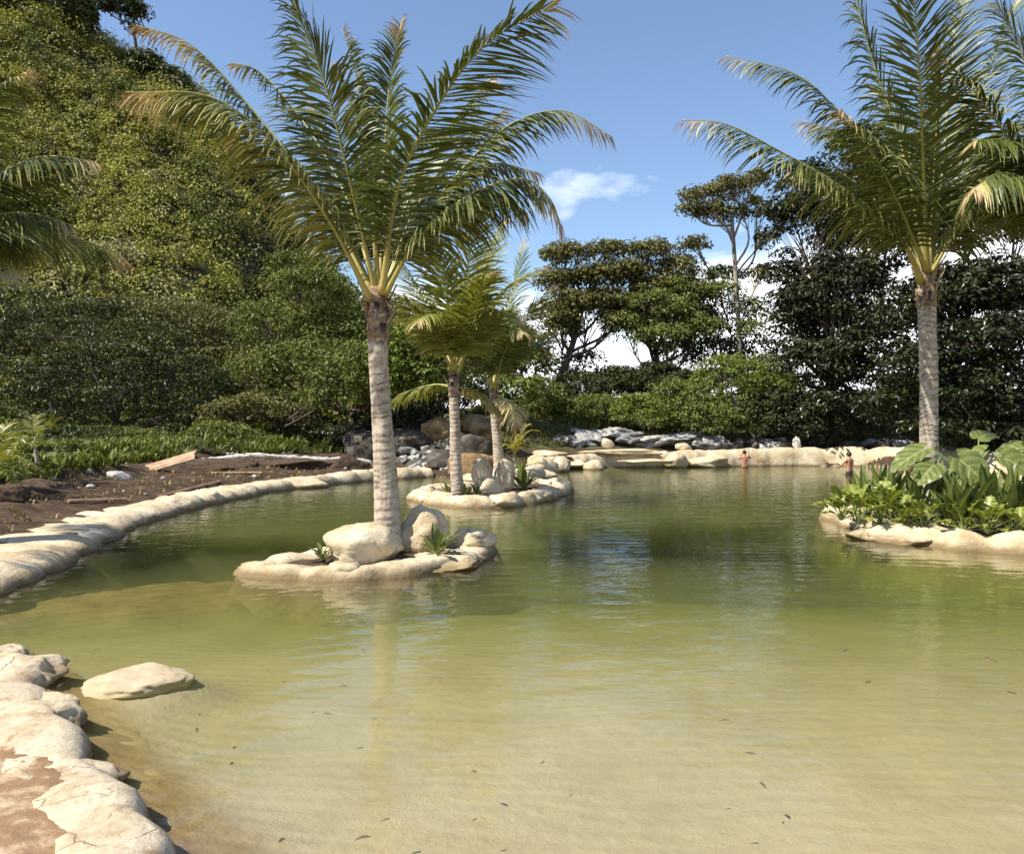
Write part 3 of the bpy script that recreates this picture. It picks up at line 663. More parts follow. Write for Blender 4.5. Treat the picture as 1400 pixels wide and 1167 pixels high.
def frond(palm, pts, seed, nL=80, Lmax=0.95, wid=0.045, droop=0.22, r0=0.035, dry0=0.0, drytip=0.85, mat=None, upv=None, vee=-0.02, petiole=0.6, t0=0.16, hang=0.55):
    r = np.random.RandomState(seed)
    C = spline(pts, 40); T = nrm(np.gradient(C, axis=0))
    rad = r0 * np.interp(np.linspace(0, 1, 40), [0, 0.06, 0.2, 0.6, 1], [1.7, 1.1, 0.7, 0.42, 0.12])
    V, Q, Tt = tube(C, rad, 6)
    dr = np.interp(np.linspace(0, 1, 40), [0, 0.15, 0.4, 0.85, 1], [petiole, petiole, petiole * 0.5 + 0.1, 0.2 + dry0, max(0.6 if drytip < 0.9 else 0.3, dry0)])
    m = MB(); m.add(V, Q, Tt, dry=np.concatenate([np.repeat(dr, 6), dr[:1], dr[-1:]]))
    fo = m.build('frond', M_rachis, palm, smooth=True)
    m = MB()
    if upv is None and abs(T[8][2]) > 0.93:      # nearly upright: face outward from the trunk
        hd = np.array([C[-1][0] - C[0][0], C[-1][1] - C[0][1], 0.0]); upv = tuple(-hd / max(np.linalg.norm(hd), 1e-6) + np.array([0, 0, 0.3]))
    for sgn in (-1, 1):
        V, Q, dry = leaflets(C, T, sgn, nL, Lmax, wid, droop, r, t0, dry0, drytip, upv, vee, hang)
        m.add(V, Q, dry=dry)
    m.build('leaflets', mat or M_palm, fo)
    return fo

def palm_trunk(palm, pts, widths, seed, ring=0.12, top_fibre=0.35):
    r = np.random.RandomState(seed)
    ln = sum((Vector(pts[i + 1]) - Vector(pts[i])).length for i in range(len(pts) - 1))
    n = int(ln / 0.022); C = spline(pts, n); u = np.linspace(0, 1, n)
    W = np.interp(u, np.linspace(0, 1, len(widths)), widths) / 2
    s = u * ln
    # uneven leaf scar rings
    edges = [0.0]
    while edges[-1] < ln: edges.append(edges[-1] + ring * r.uniform(0.55, 1.5))
    edges = np.array(edges); seg = 22
    th = np.linspace(0, 2 * np.pi, seg, endpoint=False)
    base, Q, Tt = tube(C, 1.0, seg)
    Vb = base[:n * seg].reshape(n, seg, 3)
    wob = 0.022 * np.sin(th[None, :] + 1.3 * np.sin(s[:, None] * 1.7)) + 0.016 * np.sin(2 * th[None, :] - s[:, None] * 0.9) + 0.05 * (vnoise(th[None, :] * 1.3 + seed, s[:, None] * 3.0) - 0.5)
    ss = s[:, None] + wob + 0.012 * r.normal(0, 1, (1, seg))
    k = np.clip(np.searchsorted(edges, ss.ravel()).reshape(ss.shape) - 1, 0, len(edges) - 2)
    f = (ss - edges[k]) / (edges[k + 1] - edges[k])
    saw = 1.03 - 0.06 * np.clip(f, 0, 1) ** 0.7
    bulge = 1 + 0.10 * (vnoise(th[None, :] * 1.6 + seed, s[:, None] * 2.2) - 0.5)
    rad = W[:, None] * saw * bulge
    Vn = C[:, None, :] + (Vb - C[:, None, :]) * rad[:, :, None]
    sc = np.clip(1 - np.minimum(f, 1 - f) * (edges[k + 1] - edges[k]) / 0.020, 0, 1) * np.clip(0.15 + 1.5 * vnoise(th[None, :] * 1.6 + 3, ss * 3.1), 0, 1) * np.where(s[:, None] < 0.5, 0.6, 1.0) * (vnoise(th[None, :] * 0.9 + 11 + seed, ss * 6.0) > 0.25)
    V = np.vstack([Vn.reshape(-1, 3), base[-2:]])
    return wmesh('trunk', V, [Q, Tt], M_trunk, palm, smooth=True, attrs={'scar': np.concatenate([sc.ravel(), [0, 0]])})

def sheath(palm, base, top, w0, seed, n=16, length=0.6):
    """ragged fibre sheath and old leaf bases below the crown"""
    r = random.Random(seed); m = MB()
    b = np.array(base); tp = np.array(top)
    C = spline([b, (b + tp) / 2, tp], 12); V, Q, Tt = tube(C, w0 / 2 * np.linspace(1.02, 0.72, 12), 12)
    rs = np.random.RandomState(seed); V = V + rs.normal(0, 0.012, V.shape)
    m.add(V, Q, Tt)
    for k in range(n):
        a = k * 2.4 + r.uniform(-0.4, 0.4); f = r.uniform(0.0, 0.8)
        c = b + (tp - b) * f; d = np.array([math.cos(a), math.sin(a), 0]); sid = np.array([-math.sin(a), math.cos(a), 0])
        p0 = c + d * w0 * 0.42; up = r.uniform(0.12, 0.38) * length / 0.5
        wd = w0 * r.uniform(0.22, 0.42); lean = r.uniform(0.02, 0.20)
        pts = [p0 - np.array([0, 0, 0.12]), p0 + d * 0.03, p0 + d * lean + np.array([0, 0, up * r.choice([1, 1, -1.0])])]
        q = []
        for i, (pp, ww) in enumerate(zip(pts, (1.0, 0.9, 0.15))): q += [pp - sid * wd / 2 * ww, pp + d * 0.025, pp + sid * wd / 2 * ww]
        m.add(q, [(0, 1, 4, 3), (1, 2, 5, 4), (3, 4, 7, 6), (4, 5, 8, 7)])
    m.build('fibre_sheath', M_fibre, palm, smooth=True)

def px_pts(lst, d):
    return [at(a[0], a[1], d + (a[2] if len(a) > 2 else 0)) for a in lst]

def palm(label, d, trunk_px, widths, crown_px, fronds, seed, Lmax, wid, nL=70, mat=None, r0=0.035, rand=0, rlen=2.6, group=None, droop=0.22, name='coconut_palm', fibre=True, zbase=None, rel=(30, 80), hang=0.55):
    tp = [at(a[0], a[1], d) for a in trunk_px]
    if zbase is not None: tp[0].z = zbase
    t = thing(name, label, 'palm tree', (tp[0].x, tp[0].y, tp[0].z), group)
    palm_trunk(t, tp, widths, seed)
    c = at(crown_px[0], crown_px[1], d)
    if fibre: sheath(t, tp[-1] - Vector((0, 0, 0.35)), c + Vector((0, 0, 0.15)), widths[-1] * 1.12, seed)
    for i, fr in enumerate(fronds):
        pts, kw = fr if isinstance(fr, tuple) else (fr, {})
        k = dict(nL=nL, Lmax=Lmax, wid=wid, mat=mat, r0=r0, droop=droop, hang=hang); k.update(kw)
        frond(t, px_pts(pts, d), seed * 100 + i, **k)
    r = random.Random(seed)
    for i in range(rand):
        a = i * 2.39996 + r.uniform(-0.3, 0.3); el = R(r.uniform(*rel)); ln = rlen * r.uniform(0.8, 1.1)
        h = Vector((math.cos(a), math.sin(a), 0)); p = [c]
        e = el
        pos = c.copy()
        for k in range(4):
            pos = pos + (h * math.cos(e) + Vector((0, 0, math.sin(e)))) * ln / 4; p.append(pos.copy()); e -= R(r.uniform(14, 30))
        frond(t, p, seed * 100 + 50 + i, nL=nL, Lmax=Lmax, wid=wid, mat=mat, r0=r0, droop=droop, drytip=r.uniform(0.8, 0.97))
    return t

palm('tallest coconut palm with bare ringed trunk on the pointed island', 12.2,
     [(531, 742), (529, 690), (525, 620), (520, 540), (517, 470), (517, 430)], [0.43, 0.38, 0.335, 0.30, 0.30, 0.31], (517, 405), [
    ([(522, 402, -.1), (545, 255, -.6), (600, 142, -1.3), (665, 60, -1.9), (758, 6, -2.3)], dict(Lmax=1.38, droop=0.16, drytip=0.93, r0=0.045, nL=120, petiole=0.7)),
    ([(514, 400), (482, 262, -.5), (446, 120, -1.0), (412, 30, -1.2), (388, -40, -1.3)], dict(Lmax=1.14, droop=0.37, drytip=0.95)),
    ([(510, 402), (438, 270, .4), (345, 150, .8), (262, 62, .9), (186, 34, .9)], dict(drytip=0.62, droop=0.53, Lmax=0.96)),
    ([(506, 410, -.1), (452, 305, -.6), (372, 195, -1.2), (285, 132, -1.5), (172, 126, -1.6)], dict(drytip=0.82, dry0=0.18, droop=0.53, Lmax=1.14, r0=0.04, petiole=0.65)),
    ([(514, 398, .2), (470, 262, .9), (410, 160, 1.5), (355, 98, 1.9), (318, 86, 2.0)], dict(drytip=0.9, Lmax=0.96)),
    ([(526, 398), (572, 308, .2), (640, 222, .4), (702, 168, .3), (772, 152, .2), (838, 188, .1)], dict(drytip=0.72, dry0=0.05, Lmax=0.90, droop=0.40)),
    ([(527, 402, -.1), (572, 325, -.6), (640, 268, -1.0), (712, 244, -1.2), (752, 272, -1.3), (769, 318, -1.3)], dict(drytip=0.66, Lmax=1.02, droop=0.53)),
    ([(524, 400, .2), (566, 290, .8), (628, 200, 1.2), (690, 150, 1.4)], dict(Lmax=1.0, droop=0.40, dry0=0.05)),
    ([(512, 402, .1), (462, 300, .5), (396, 220, .8), (318, 190, 1.0)], dict(Lmax=1.05, droop=0.50, dry0=0.08)),
    ([(516, 398), (506, 250, .1), (490, 120, .1), (468, 40, .1)], dict(Lmax=0.55, vee=1.0, wid=0.045, dry0=0.12, drytip=0.9, nL=72)),
    ([(518, 398), (508, 260, -.2), (482, 150, -.3), (452, 90, -.3)], dict(Lmax=0.50, vee=1.0, wid=0.045, dry0=0.1, drytip=0.9, nL=72)),
    ([(520, 398, .2), (524, 250, .6), (532, 120, .9), (548, 34, 1.0)], dict(Lmax=0.84, vee=0.6, drytip=0.86)),
    ([(522, 398, .3), (560, 270, 1.2), (615, 172, 1.9), (672, 104, 2.2)], dict(Lmax=1.08, dry0=0.1, droop=0.46)),
    ([(526, 402, 0), (564, 326, .3), (616, 272, .8), (676, 262, 1.2), (722, 292, 1.4)], dict(Lmax=1.14, droop=0.53, nL=112)),
    ([(524, 410, .1), (548, 345, .5), (600, 268, 1.2), (668, 224, 1.7), (735, 236, 2.0)], dict(Lmax=1.02, droop=0.46, petiole=0.6)),
    ([(514, 400, .2), (488, 300, 1.0), (450, 205, 1.8), (425, 140, 2.2)], dict(Lmax=1.08)),
    ([(519, 400, .3), (540, 280, 1.6), (565, 200, 2.8), (600, 180, 3.6)], dict(Lmax=1.08)),
    ], 3, 1.2, 0.042, 118, droop=0.48)

palm('second coconut palm growing from the oval island of pale stones', 22.0,
     [(626, 682), (623, 630), (622, 580), (621, 545), (621, 525)], [0.36, 0.33, 0.30, 0.28, 0.28], (621, 508), [
    ([(618, 505, -.1), (592, 458, -.5), (556, 414, -.9), (522, 392, -1.2)], dict(dry0=0.2, Lmax=1.14, droop=0.32, petiole=0.65)),
    ([(623, 505, -.2), (630, 430, -.6), (642, 350, -1.0), (655, 275, -1.2)], dict(Lmax=1.20, petiole=0.6)),
    ([(620, 505, -.2), (614, 430, -.7), (604, 368, -1.2), (584, 326, -1.6)], dict(Lmax=1.20)),
    ([(624, 505), (650, 402, .4), (672, 340, .8), (690, 302, 1.0)], dict(Lmax=1.14)),
    ([(625, 505), (660, 430, .2), (700, 388, .4), (746, 364, .5)], dict(Lmax=1.02, dry0=0.1)),
    ([(626, 508, -.2), (650, 455, -.7), (682, 425, -1.1), (712, 440, -1.3)], dict(Lmax=1.20, droop=0.34)),
    ([(620, 508, .2), (594, 440, .9), (560, 380, 1.5), (540, 350, 1.8)], dict(Lmax=1.14)),
    ([(616, 528, .1), (592, 526, .4), (556, 536, .6), (522, 556, .7)], dict(Lmax=0.90, droop=0.34)),
    ([(626, 530, .1), (645, 532, .3), (666, 544, .4), (684, 566, .5)], dict(Lmax=0.84, droop=0.37, dry0=0.3)),
    ([(622, 505, -.2), (640, 440, -1.0), (660, 390, -1.8), (676, 372, -2.4)], dict(Lmax=1.14, droop=0.28)),
    ([(621, 505, -.1), (606, 455, -.9), (590, 430, -1.6), (572, 440, -2.2)], dict(Lmax=1.14, droop=0.34)),
    ], 5, 1.25, 0.056, 88, M_palmy, 0.04, zbase=0.18, hang=0.15)

palm('third coconut palm with hanging skirt of fronds on the stony spit', 29.2,
     [(683, 648), (680, 605), (677, 570), (675, 550)], [0.42, 0.38, 0.34, 0.32], (674, 532), [
    ([(673, 530), (662, 470, .2), (652, 410, .3), (660, 360, .4)], dict(Lmax=1.32)),
    ([(675, 530), (688, 450, .2), (706, 385, .5), (716, 330, .6)], dict(Lmax=1.32)),
    ([(676, 530), (698, 470, -.3), (728, 420, -.6), (756, 392, -.9)], dict(Lmax=1.32)),
    ([(676, 530), (700, 490, .3), (728, 470, .5), (752, 482, .7)], dict(Lmax=1.32, droop=0.37)),
    ([(672, 530), (652, 490, -.4), (634, 470, -.9), (622, 480, -1.2)], dict(Lmax=1.32, droop=0.37)),
    ([(675, 530, -.2), (690, 480, -1.0), (706, 450, -1.7), (716, 456, -2.4)], dict(Lmax=1.32, droop=0.37)),
    ([(673, 530, -.2), (668, 470, -1.0), (664, 430, -1.8), (658, 420, -2.4)], dict(Lmax=1.32, droop=0.34)),
    ([(674, 530, .2), (680, 470, 1.0), (690, 430, 1.8), (700, 420, 2.2)], dict(Lmax=1.32)),
    ([(677, 540), (690, 545, -.4), (700, 560, -.8), (706, 585, -1.0)], dict(Lmax=0.96, droop=0.37, dry0=0.5)),
    ], 6, 1.35, 0.058, 78, None, 0.045, zbase=0.30, hang=0.2)

palm('coconut palm with smooth ringed trunk rising behind the elephant ear plants', 16.0,
     [(1270, 706), (1270, 610), (1270, 530), (1268, 460), (1267, 420), (1267, 395)], [0.40, 0.37, 0.345, 0.33, 0.33, 0.34], (1267, 372), [
    ([(1260, 386, -.1), (1232, 330, -.5), (1152, 258, -.9), (1062, 205, -1.2), (992, 170, -1.3), (932, 164, -1.4)], dict(dry0=0.14, drytip=0.85, droop=0.65, Lmax=1.14, r0=0.05, petiole=0.7)),
    ([(1264, 368, .1), (1212, 242, .6), (1152, 160, 1.0), (1088, 102, 1.3), (992, 76, 1.5)], dict(dry0=0.04, drytip=0.85, Lmax=1.14, droop=0.43)),
    ([(1268, 370, -.2), (1262, 215, -1.3), (1256, 85, -2.2), (1246, -60, -2.8)], dict(Lmax=1.44, droop=0.12, nL=120, r0=0.05, upv=(0, 1, 0.3))),
    ([(1266, 370), (1234, 205, .2), (1194, 85, .2), (1160, -40, .2)], dict(Lmax=1.32)),
    ([(1271, 370, .2), (1292, 260, .8), (1332, 150, 1.2), (1402, -30, 1.6)], dict(Lmax=1.08, droop=0.31)),
    ([(1274, 372, -.1), (1318, 300, -.6), (1368, 262, -1.0), (1425, 286, -1.2)], dict(Lmax=1.32, droop=0.56)),
    ([(1270, 370, .2), (1290, 220, .8), (1302, 80, 1.2), (1330, -40, 1.4)], dict(Lmax=1.32)),
    ([(1264, 372, .2), (1206, 284, 1.2), (1140, 232, 2.0), (1078, 236, 2.4)], dict(Lmax=1.20, droop=0.46)),
    ([(1266, 370, -.2), (1226, 272, -1.2), (1184, 192, -2.0), (1150, 150, -2.5)], dict(Lmax=1.32, droop=0.50, dry0=0.06)),
    ([(1268, 370, .3), (1250, 250, 1.6), (1230, 160, 2.6), (1200, 120, 3.3)], dict(Lmax=1.32)),
    ([(1272, 370, .3), (1310, 262, 1.4), (1350, 190, 2.2), (1400, 170, 2.8)], dict(Lmax=1.32)),
    ([(1263, 372, .1), (1218, 262, .5), (1162, 190, .9), (1100, 165, 1.1)], dict(Lmax=1.2, droop=0.45)),
    ([(1274, 372, .1), (1318, 270, .5), (1368, 205, .8), (1430, 190, 1.0)], dict(Lmax=1.2, droop=0.45)),
    ([(1270, 366), (1276, 260, .1), (1282, 150, .2), (1286, 60, .2)], dict(Lmax=0.55, vee=0.9, dry0=0.1)),
    ], 7, 1.3, 0.046, 112, None, 0.042, droop=0.48)

# palms whose trunks stand just outside the picture
palm('coconut palm leaning its long fronds in from beside the island of elephant ears', 14.6,
     [(1500, 700), (1498, 560), (1494, 440), (1490, 370)], [0.42, 0.37, 0.34, 0.34], (1488, 345), [
    ([(1484, 342), (1425, 255, -.2), (1372, 180, -.4), (1330, 122, -.5), (1280, 72, -.6)], dict(Lmax=1.38, droop=0.59, dry0=0.12, r0=0.05, petiole=0.7)),
    ([(1480, 345, -.1), (1420, 262, -.7), (1372, 236, -1.2), (1330, 258, -1.6)], dict(Lmax=1.38, droop=0.62)),
    ([(1486, 340, .1), (1440, 190, .3), (1400, 80, .5), (1352, -20, .6)], dict(Lmax=1.38, droop=0.31, dry0=0.05)),
    ([(1488, 340, .1), (1462, 180, .3), (1440, 40, .4), (1420, -60, .4)], dict(Lmax=1.32)),
    ([(1482, 345, .1), (1430, 280, .6), (1390, 262, 1.0), (1350, 286, 1.3)], dict(Lmax=1.32, droop=0.56)),
    ], 8, 1.3, 0.044, 104, None, 0.045, rand=5, rlen=4.5, zbase=0.3)
palm('coconut palm leaning its fronds over the left bank rim', 12.0,
     [(-165, 740), (-150, 600), (-140, 480), (-132, 400)], [0.44, 0.38, 0.34, 0.34], (-130, 372), [
    ([(-126, 368), (-60, 282, -.1), (0, 238, -.2), (60, 214, -.3), (134, 222, -.3)], dict(Lmax=1.14, droop=0.37, dry0=0.05)),
    ([(-126, 366, -.1), (-70, 222, -.3), (-20, 135, -.4), (40, 96, -.5)], dict(Lmax=0.96, droop=0.37)),
    ([(-124, 372, .1), (-70, 330, .4), (-20, 312, .6), (40, 335, .8)], dict(Lmax=1.14, droop=0.53)),
    ([(-134, 366), (-180, 230), (-230, 140), (-290, 110)], dict(Lmax=1.14)),
    ([(-136, 372, .2), (-200, 300, .4), (-260, 270, .5), (-330, 300, .6)], dict(Lmax=1.14)),
    ], 9, 1.15, 0.040, 104, None, 0.04, rand=5, rlen=3.4)

# small ornamental palms on the left bank and beside the spit
def small_palm(label, px, pyb, d, htop, fr, seed, mat, nL=22, Lmax=0.4, wid=0.05, tw=0.07, droop=0.16):
    p = at(px, pyb, d); zb = gz(p.x, p.y) - 0.05 if pyb > 590 else p.z
    t = thing('small_palm', label, 'palm tree', (p.x, p.y, zb))
    top = at(px - 4, htop, d)
    C = spline([(p.x, p.y, zb), ((p.x + top.x) / 2 + 0.02, p.y, (zb + top.z) / 2), tuple(top)], 12)
    V, Q, Tt = tube(C, np.linspace(tw, tw * 0.6, 12), 8)
    m = MB(); m.add(V, Q, Tt); m.build('trunk', M_barkpale, t, smooth=True)
    for i, pts in enumerate(fr): frond(t, [top] + px_pts(pts, d), seed * 50 + i, nL=nL, Lmax=Lmax, wid=wid, droop=droop, r0=0.014, mat=mat, petiole=0.4, t0=0.22, dry0=0.05, drytip=0.97, hang=0.1, vee=0.15)
small_palm('slim young feather palm with thin cane on the weedy left bank', 52, 652, 21.0, 612,
           [[(42, 582), (28, 562, -.1), (8, 556, -.2)], [(58, 586), (72, 578, .2), (90, 590, .3)], [(34, 596, -.3), (24, 600, -.6), (12, 618, -.8)],
            [(62, 604, -.2), (76, 606, -.3), (88, 620, -.4)], [(47, 586, .4), (50, 570, .7), (60, 566, 1.0)], [(38, 606, .3), (22, 612, .5), (6, 632, .6)]], 31, M_palmy)
small_palm('yellowish young feather palm half hidden at the left bank mound', -8, 672, 18.0, 636,
           [[(2, 610, -.1), (14, 596, -.2), (30, 598, -.3)], [(10, 628, -.3), (22, 622, -.5), (40, 634, -.6)], [(-20, 610), (-35, 600), (-52, 612)], [(0, 604, .3), (4, 588, .5), (14, 580, .7)], [(4, 636, -.2), (14, 640, -.4), (22, 660, -.5)]], 32, M_palmy, 22, 0.5, 0.055)
small_palm('little yellow palm beside the cream stones of the spit', 706, 640, 33.0, 626,
           [[(700, 606), (690, 592), (684, 600)], [(706, 600), (704, 585), (708, 580)], [(712, 604), (722, 590), (738, 588)], [(702, 612, -.2), (690, 608, -.4), (682, 616, -.5)], [(710, 600, .2), (716, 584, .4), (724, 580, .5)]], 33,
           leafmat('yellow_palm_leaf', (0.20, 0.19, 0.03), (0.32, 0.29, 0.05), (0.44, 0.36, 0.08), 0.3, 0.4, 0.4, 1.0, dry=DRY), 20, 0.45, 0.06, 0.06)

# ------------------------------------------------------------------ foliage
def leaf_quads(P, Nn, D, Ln, Wd, fold=0.18, bend=0.15):
    Nn = nrm(Nn); D = nrm(D - np.sum(D * Nn, 1, keepdims=True) * Nn); Sd = np.cross(Nn, D)
    Ln = Ln[:, None]; Wd = Wd[:, None]
    a = P - D * Ln * 0.5; b = P + Sd * Wd * 0.5 + Nn * Wd * fold; c = P + D * Ln * 0.5 - Nn * Ln * bend; e = P - Sd * Wd * 0.5 + Nn * Wd * fold
    V = np.stack([a, b, c, e], 1).reshape(-1, 3); n = len(P)
    Q = np.arange(n * 4).reshape(n, 4)
    return V, Q
def clumps(centres, rad, k, leaf, r, flat=0.55, up=0.55, jit=0.26, aspect=0.5, under=0.35):
    """leaf clumps: k leaves on an uneven dome round every centre"""
    n = len(centres); c = np.repeat(centres, k, 0); rr = np.repeat(rad, k)
    d = nrm(r.normal(0, 1, (n * k, 3))); lowm = d[:, 2] < -0.15
    flip = lowm & (r.rand(n * k) > under); d[flip, 2] *= -1
    m = r.uniform(0.72, 1.06, n * k)
    P = c + d * np.stack([rr * m, rr * m, rr * m * flat], 1)
    Nn = d * 0.7 + np.array([0, 0, up]) + r.normal(0, jit, (n * k, 3))
    D = d * np.array([1, 1, 0.2]) + r.normal(0, 0.5, (n * k, 3)) - np.array([0, 0, 0.25])
    Ln = leaf * r.uniform(0.65, 1.3, n * k)
    return leaf_quads(P, Nn, D, Ln, Ln * aspect * r.uniform(0.8, 1.2, n * k))
def blob_points(blobs, n, r, shell=0.5):
    B = np.array(blobs, float); vol = (B[:, 3] * B[:, 4] * B[:, 5]) ** (2 / 3.0); cnt = np.maximum(2, (n * vol / vol.sum()).astype(int))
    out = []
    for b, k in zip(B, cnt):
        d = nrm(r.normal(0, 1, (k, 3))); m = r.uniform(shell, 1.0, k) ** 0.6
        low = d[:, 2] < -0.3; d[low, 2] *= np.where(r.rand(low.sum()) < 0.6, -1, 1)
        out.append(b[:3] + d * m[:, None] * b[3:6])
    return np.vstack(out)

def tree(label, base, trunk, blobs, n, k, leaf, clump, mat, seed, bark=None, tr=(0.28, 0.10), flat=0.5, group=None, name='broadleaf_tree', limbs=True, aspect=0.5, shell=0.5, up=0.55, twigs=0.35, cat='tree'):
    """base: world point; trunk: list of world points from base to fork; blobs: world ellipsoids of the crown"""
    r = np.random.RandomState(seed)
    t = thing(name, label, cat, base, group)
    m = MB(); C = spline(trunk, 16); V, Q, Tt = tube(C, np.linspace(tr[0], tr[1], 16) * (1 + 0.35 * np.exp(-np.arange(16) / 1.5)), 9); m.add(V, Q, Tt)
    B = np.array(blobs, float)
    pts = blob_points(B, n, r, shell)
    if limbs:
        for b in B:
            # limb leaves the trunk below the blob and bows up to it
            dd = np.linalg.norm(C - b[:3], axis=1); kk = int(np.clip(np.argmin(dd) - r.randint(1, 6), 5, 15)); p0 = C[kk]
            mid = (p0 + b[:3]) / 2 + np.array([r.normal(0, .12), r.normal(0, .12), 0.0]) * np.linalg.norm(b[:3] - p0) + np.array([0, 0, -0.13 * np.linalg.norm(b[:3] - p0)])
            lc = spline([p0, mid, b[:3]], 12); lr = np.linspace(tr[1] * 0.72, 0.028, 12)
            V, Q, Tt = tube(lc, lr, 6); m.add(V, Q, Tt)
            own = pts[np.sum(((pts - b[:3]) / b[3:6]) ** 2, 1) < 1.05]
            for q in own[r.rand(len(own)) < twigs][:26]:
                s = lc[r.randint(5, 12)]; mm = (s + q) / 2 + np.array([0, 0, 0.06])
                V, Q, Tt = tube(spline([s, mm, q], 5), np.linspace(0.028, 0.009, 5), 4, False); m.add(V, Q)
    m.build('trunk', bark or M_bark, t, smooth=True)
    V, Q = clumps(pts, clump * r.uniform(0.7, 1.3, len(pts)), k, leaf, r, flat, up, aspect=aspect)
    wmesh('crown', V, Q, mat, t)
    return t
def pb(px, py, d, rx, rz, ry=None):
    c = at(px, py, d); s = d / F
    return (c.x, c.y, c.z, rx * s, (ry if ry is not None else rx * s), rz * s)

# --- hill on the left
def hill_h(x, y):
    prof_x = [-260, -160, -110, -70, -50, -42, -36, -30, -26, -23, -20, -17, -14, -10, -4]
    prof_z = [60, 66, 64, 54, 44.5, 40.5, 37.5, 33, 27.5, 22.5, 19.0, 14.5, 9.5, 4.5, 0.5]
    y0 = 80.0
    xx = x * (y0 / np.maximum(y, 40.0)) ** 0.55
    g = np.interp(xx, prof_x, prof_z)
    f = np.clip((y - 47) / 33.0, 0, 1); f = 0.10 * sstep(0, 0.25, f) + 0.90 * f ** 0.92
    bck = 1 - 0.8 * sstep(100, 210, y)
    gully = fbm(x * 0.16 + 4, y * 0.05, 4) * 7.0 + fbm(x * 0.45, y * 0.35, 4) * 4.2
    return g * f * bck + gully * sstep(0.02, 0.35, f) * sstep(-6, -16, x) * (1 - sstep(74, 82, y) * 0.8)
hx = np.arange(-230, 2, 1.6); hy = np.arange(45, 230, 1.6)
HX, HY = np.meshgrid(hx, hy); hz = hill_h(HX.ravel(), HY.ravel())
nx2, ny2 = len(hx), len(hy); ii = (np.arange(ny2 - 1)[:, None] * nx2 + np.arange(nx2 - 1)[None, :]).ravel()
M_hill = surf('hill_earth', ((0.3, (0.018, 0.018, 0.008)), (0.5, (0.035, 0.033, 0.015)), (0.75, (0.10, 0.075, 0.045))), 0.5, 9, 0.95, 0.8, 3, 0.2)
zz = np.where(hz < 0.3, -1.5, hz)
o = wmesh('hill', np.stack([HX.ravel(), HY.ravel(), zz], 1), np.stack([ii, ii + 1, ii + nx2 + 1, ii + nx2], 1), M_hill, smooth=True)
prop(o, kind='structure')
def hill_cover():
    r = np.random.RandomState(21)
    m = MB()
    # shrubs and creepers over the face that can be seen
    n = 12300
    x = r.uniform(-75, -8, n); y = r.uniform(48, 92, n)
    x = x * (y / 80.0) ** 0.6
    z = hill_h(x, y); e = 0.4
    gxn = (hill_h(x + e, y) - hill_h(x - e, y)) / (2 * e); gyn = (hill_h(x, y + e) - hill_h(x, y - e)) / (2 * e)
    keep = (z > 2.0)
    gap = vnoise(x * 0.5 + 3, y * 0.16 + z * 0.10) ; keep &= gap > 0.10          # bare streaks
    scarp = vnoise(x * 0.14 + 9, z * 0.9) ; keep &= scarp > 0.15
    P = np.stack([x, y, z], 1)[keep]; nn = nrm(np.stack([-gxn, -gyn, np.ones(n)], 1))[keep]
    big = vnoise(P[:, 0] * 0.22, P[:, 1] * 0.22 + P[:, 2] * 0.2)
    rad = np.where(r.rand(len(P)) < 0.05 + 0.10 * (P[:, 2] > 30), r.uniform(1.1, 1.9, len(P)), r.uniform(0.4, 1.25, len(P))) * (0.7 + 0.6 * big)
    P = P + nn * rad[:, None] * 0.5
    V, Q = clumps(P, rad, 44, 0.25, r, 0.8, 0.45, 0.24, 0.65)
    m.add(V, Q)
    nb = 150; y = r.uniform(66, 84, nb); x = r.uniform(-56, -16, nb); z = hill_h(x, y); ok = z > 10
    P = np.stack([x, y, z + 0.6], 1)[ok]
    V, Q = clumps(P, r.uniform(1.2, 2.4, len(P)), 150, 0.30, r, 0.8, 0.5, 0.4, 0.6); m.add(V, Q)
    Vv, Pp, _ = m.out(); c0 = Vv[Pp[0][:, 0]]
    pick = vnoise(c0[:, 0] * 0.30 + 31, c0[:, 1] * 0.30 + c0[:, 2] * 0.25) + 0.5 * (vnoise(c0[:, 0] * 1.1, c0[:, 2] * 1.1) - 0.5)
    o = wmesh('hillside_thicket', Vv, Pp, None, mats=[M_lf_hill, M_lf_olive, M_lf_mid, M_lf_pale], midx=np.where(pick > 0.78, 3, np.where(pick < 0.24, 2, np.where(pick < 0.38, 1, 0))))
    prop(o, 'dense olive green shrubs and creepers covering the steep hill', 'shrubs', kind='stuff')
hill_cover()
def hz_at(x, y): return float(hill_h(np.array([x]), np.array([y]))[0])
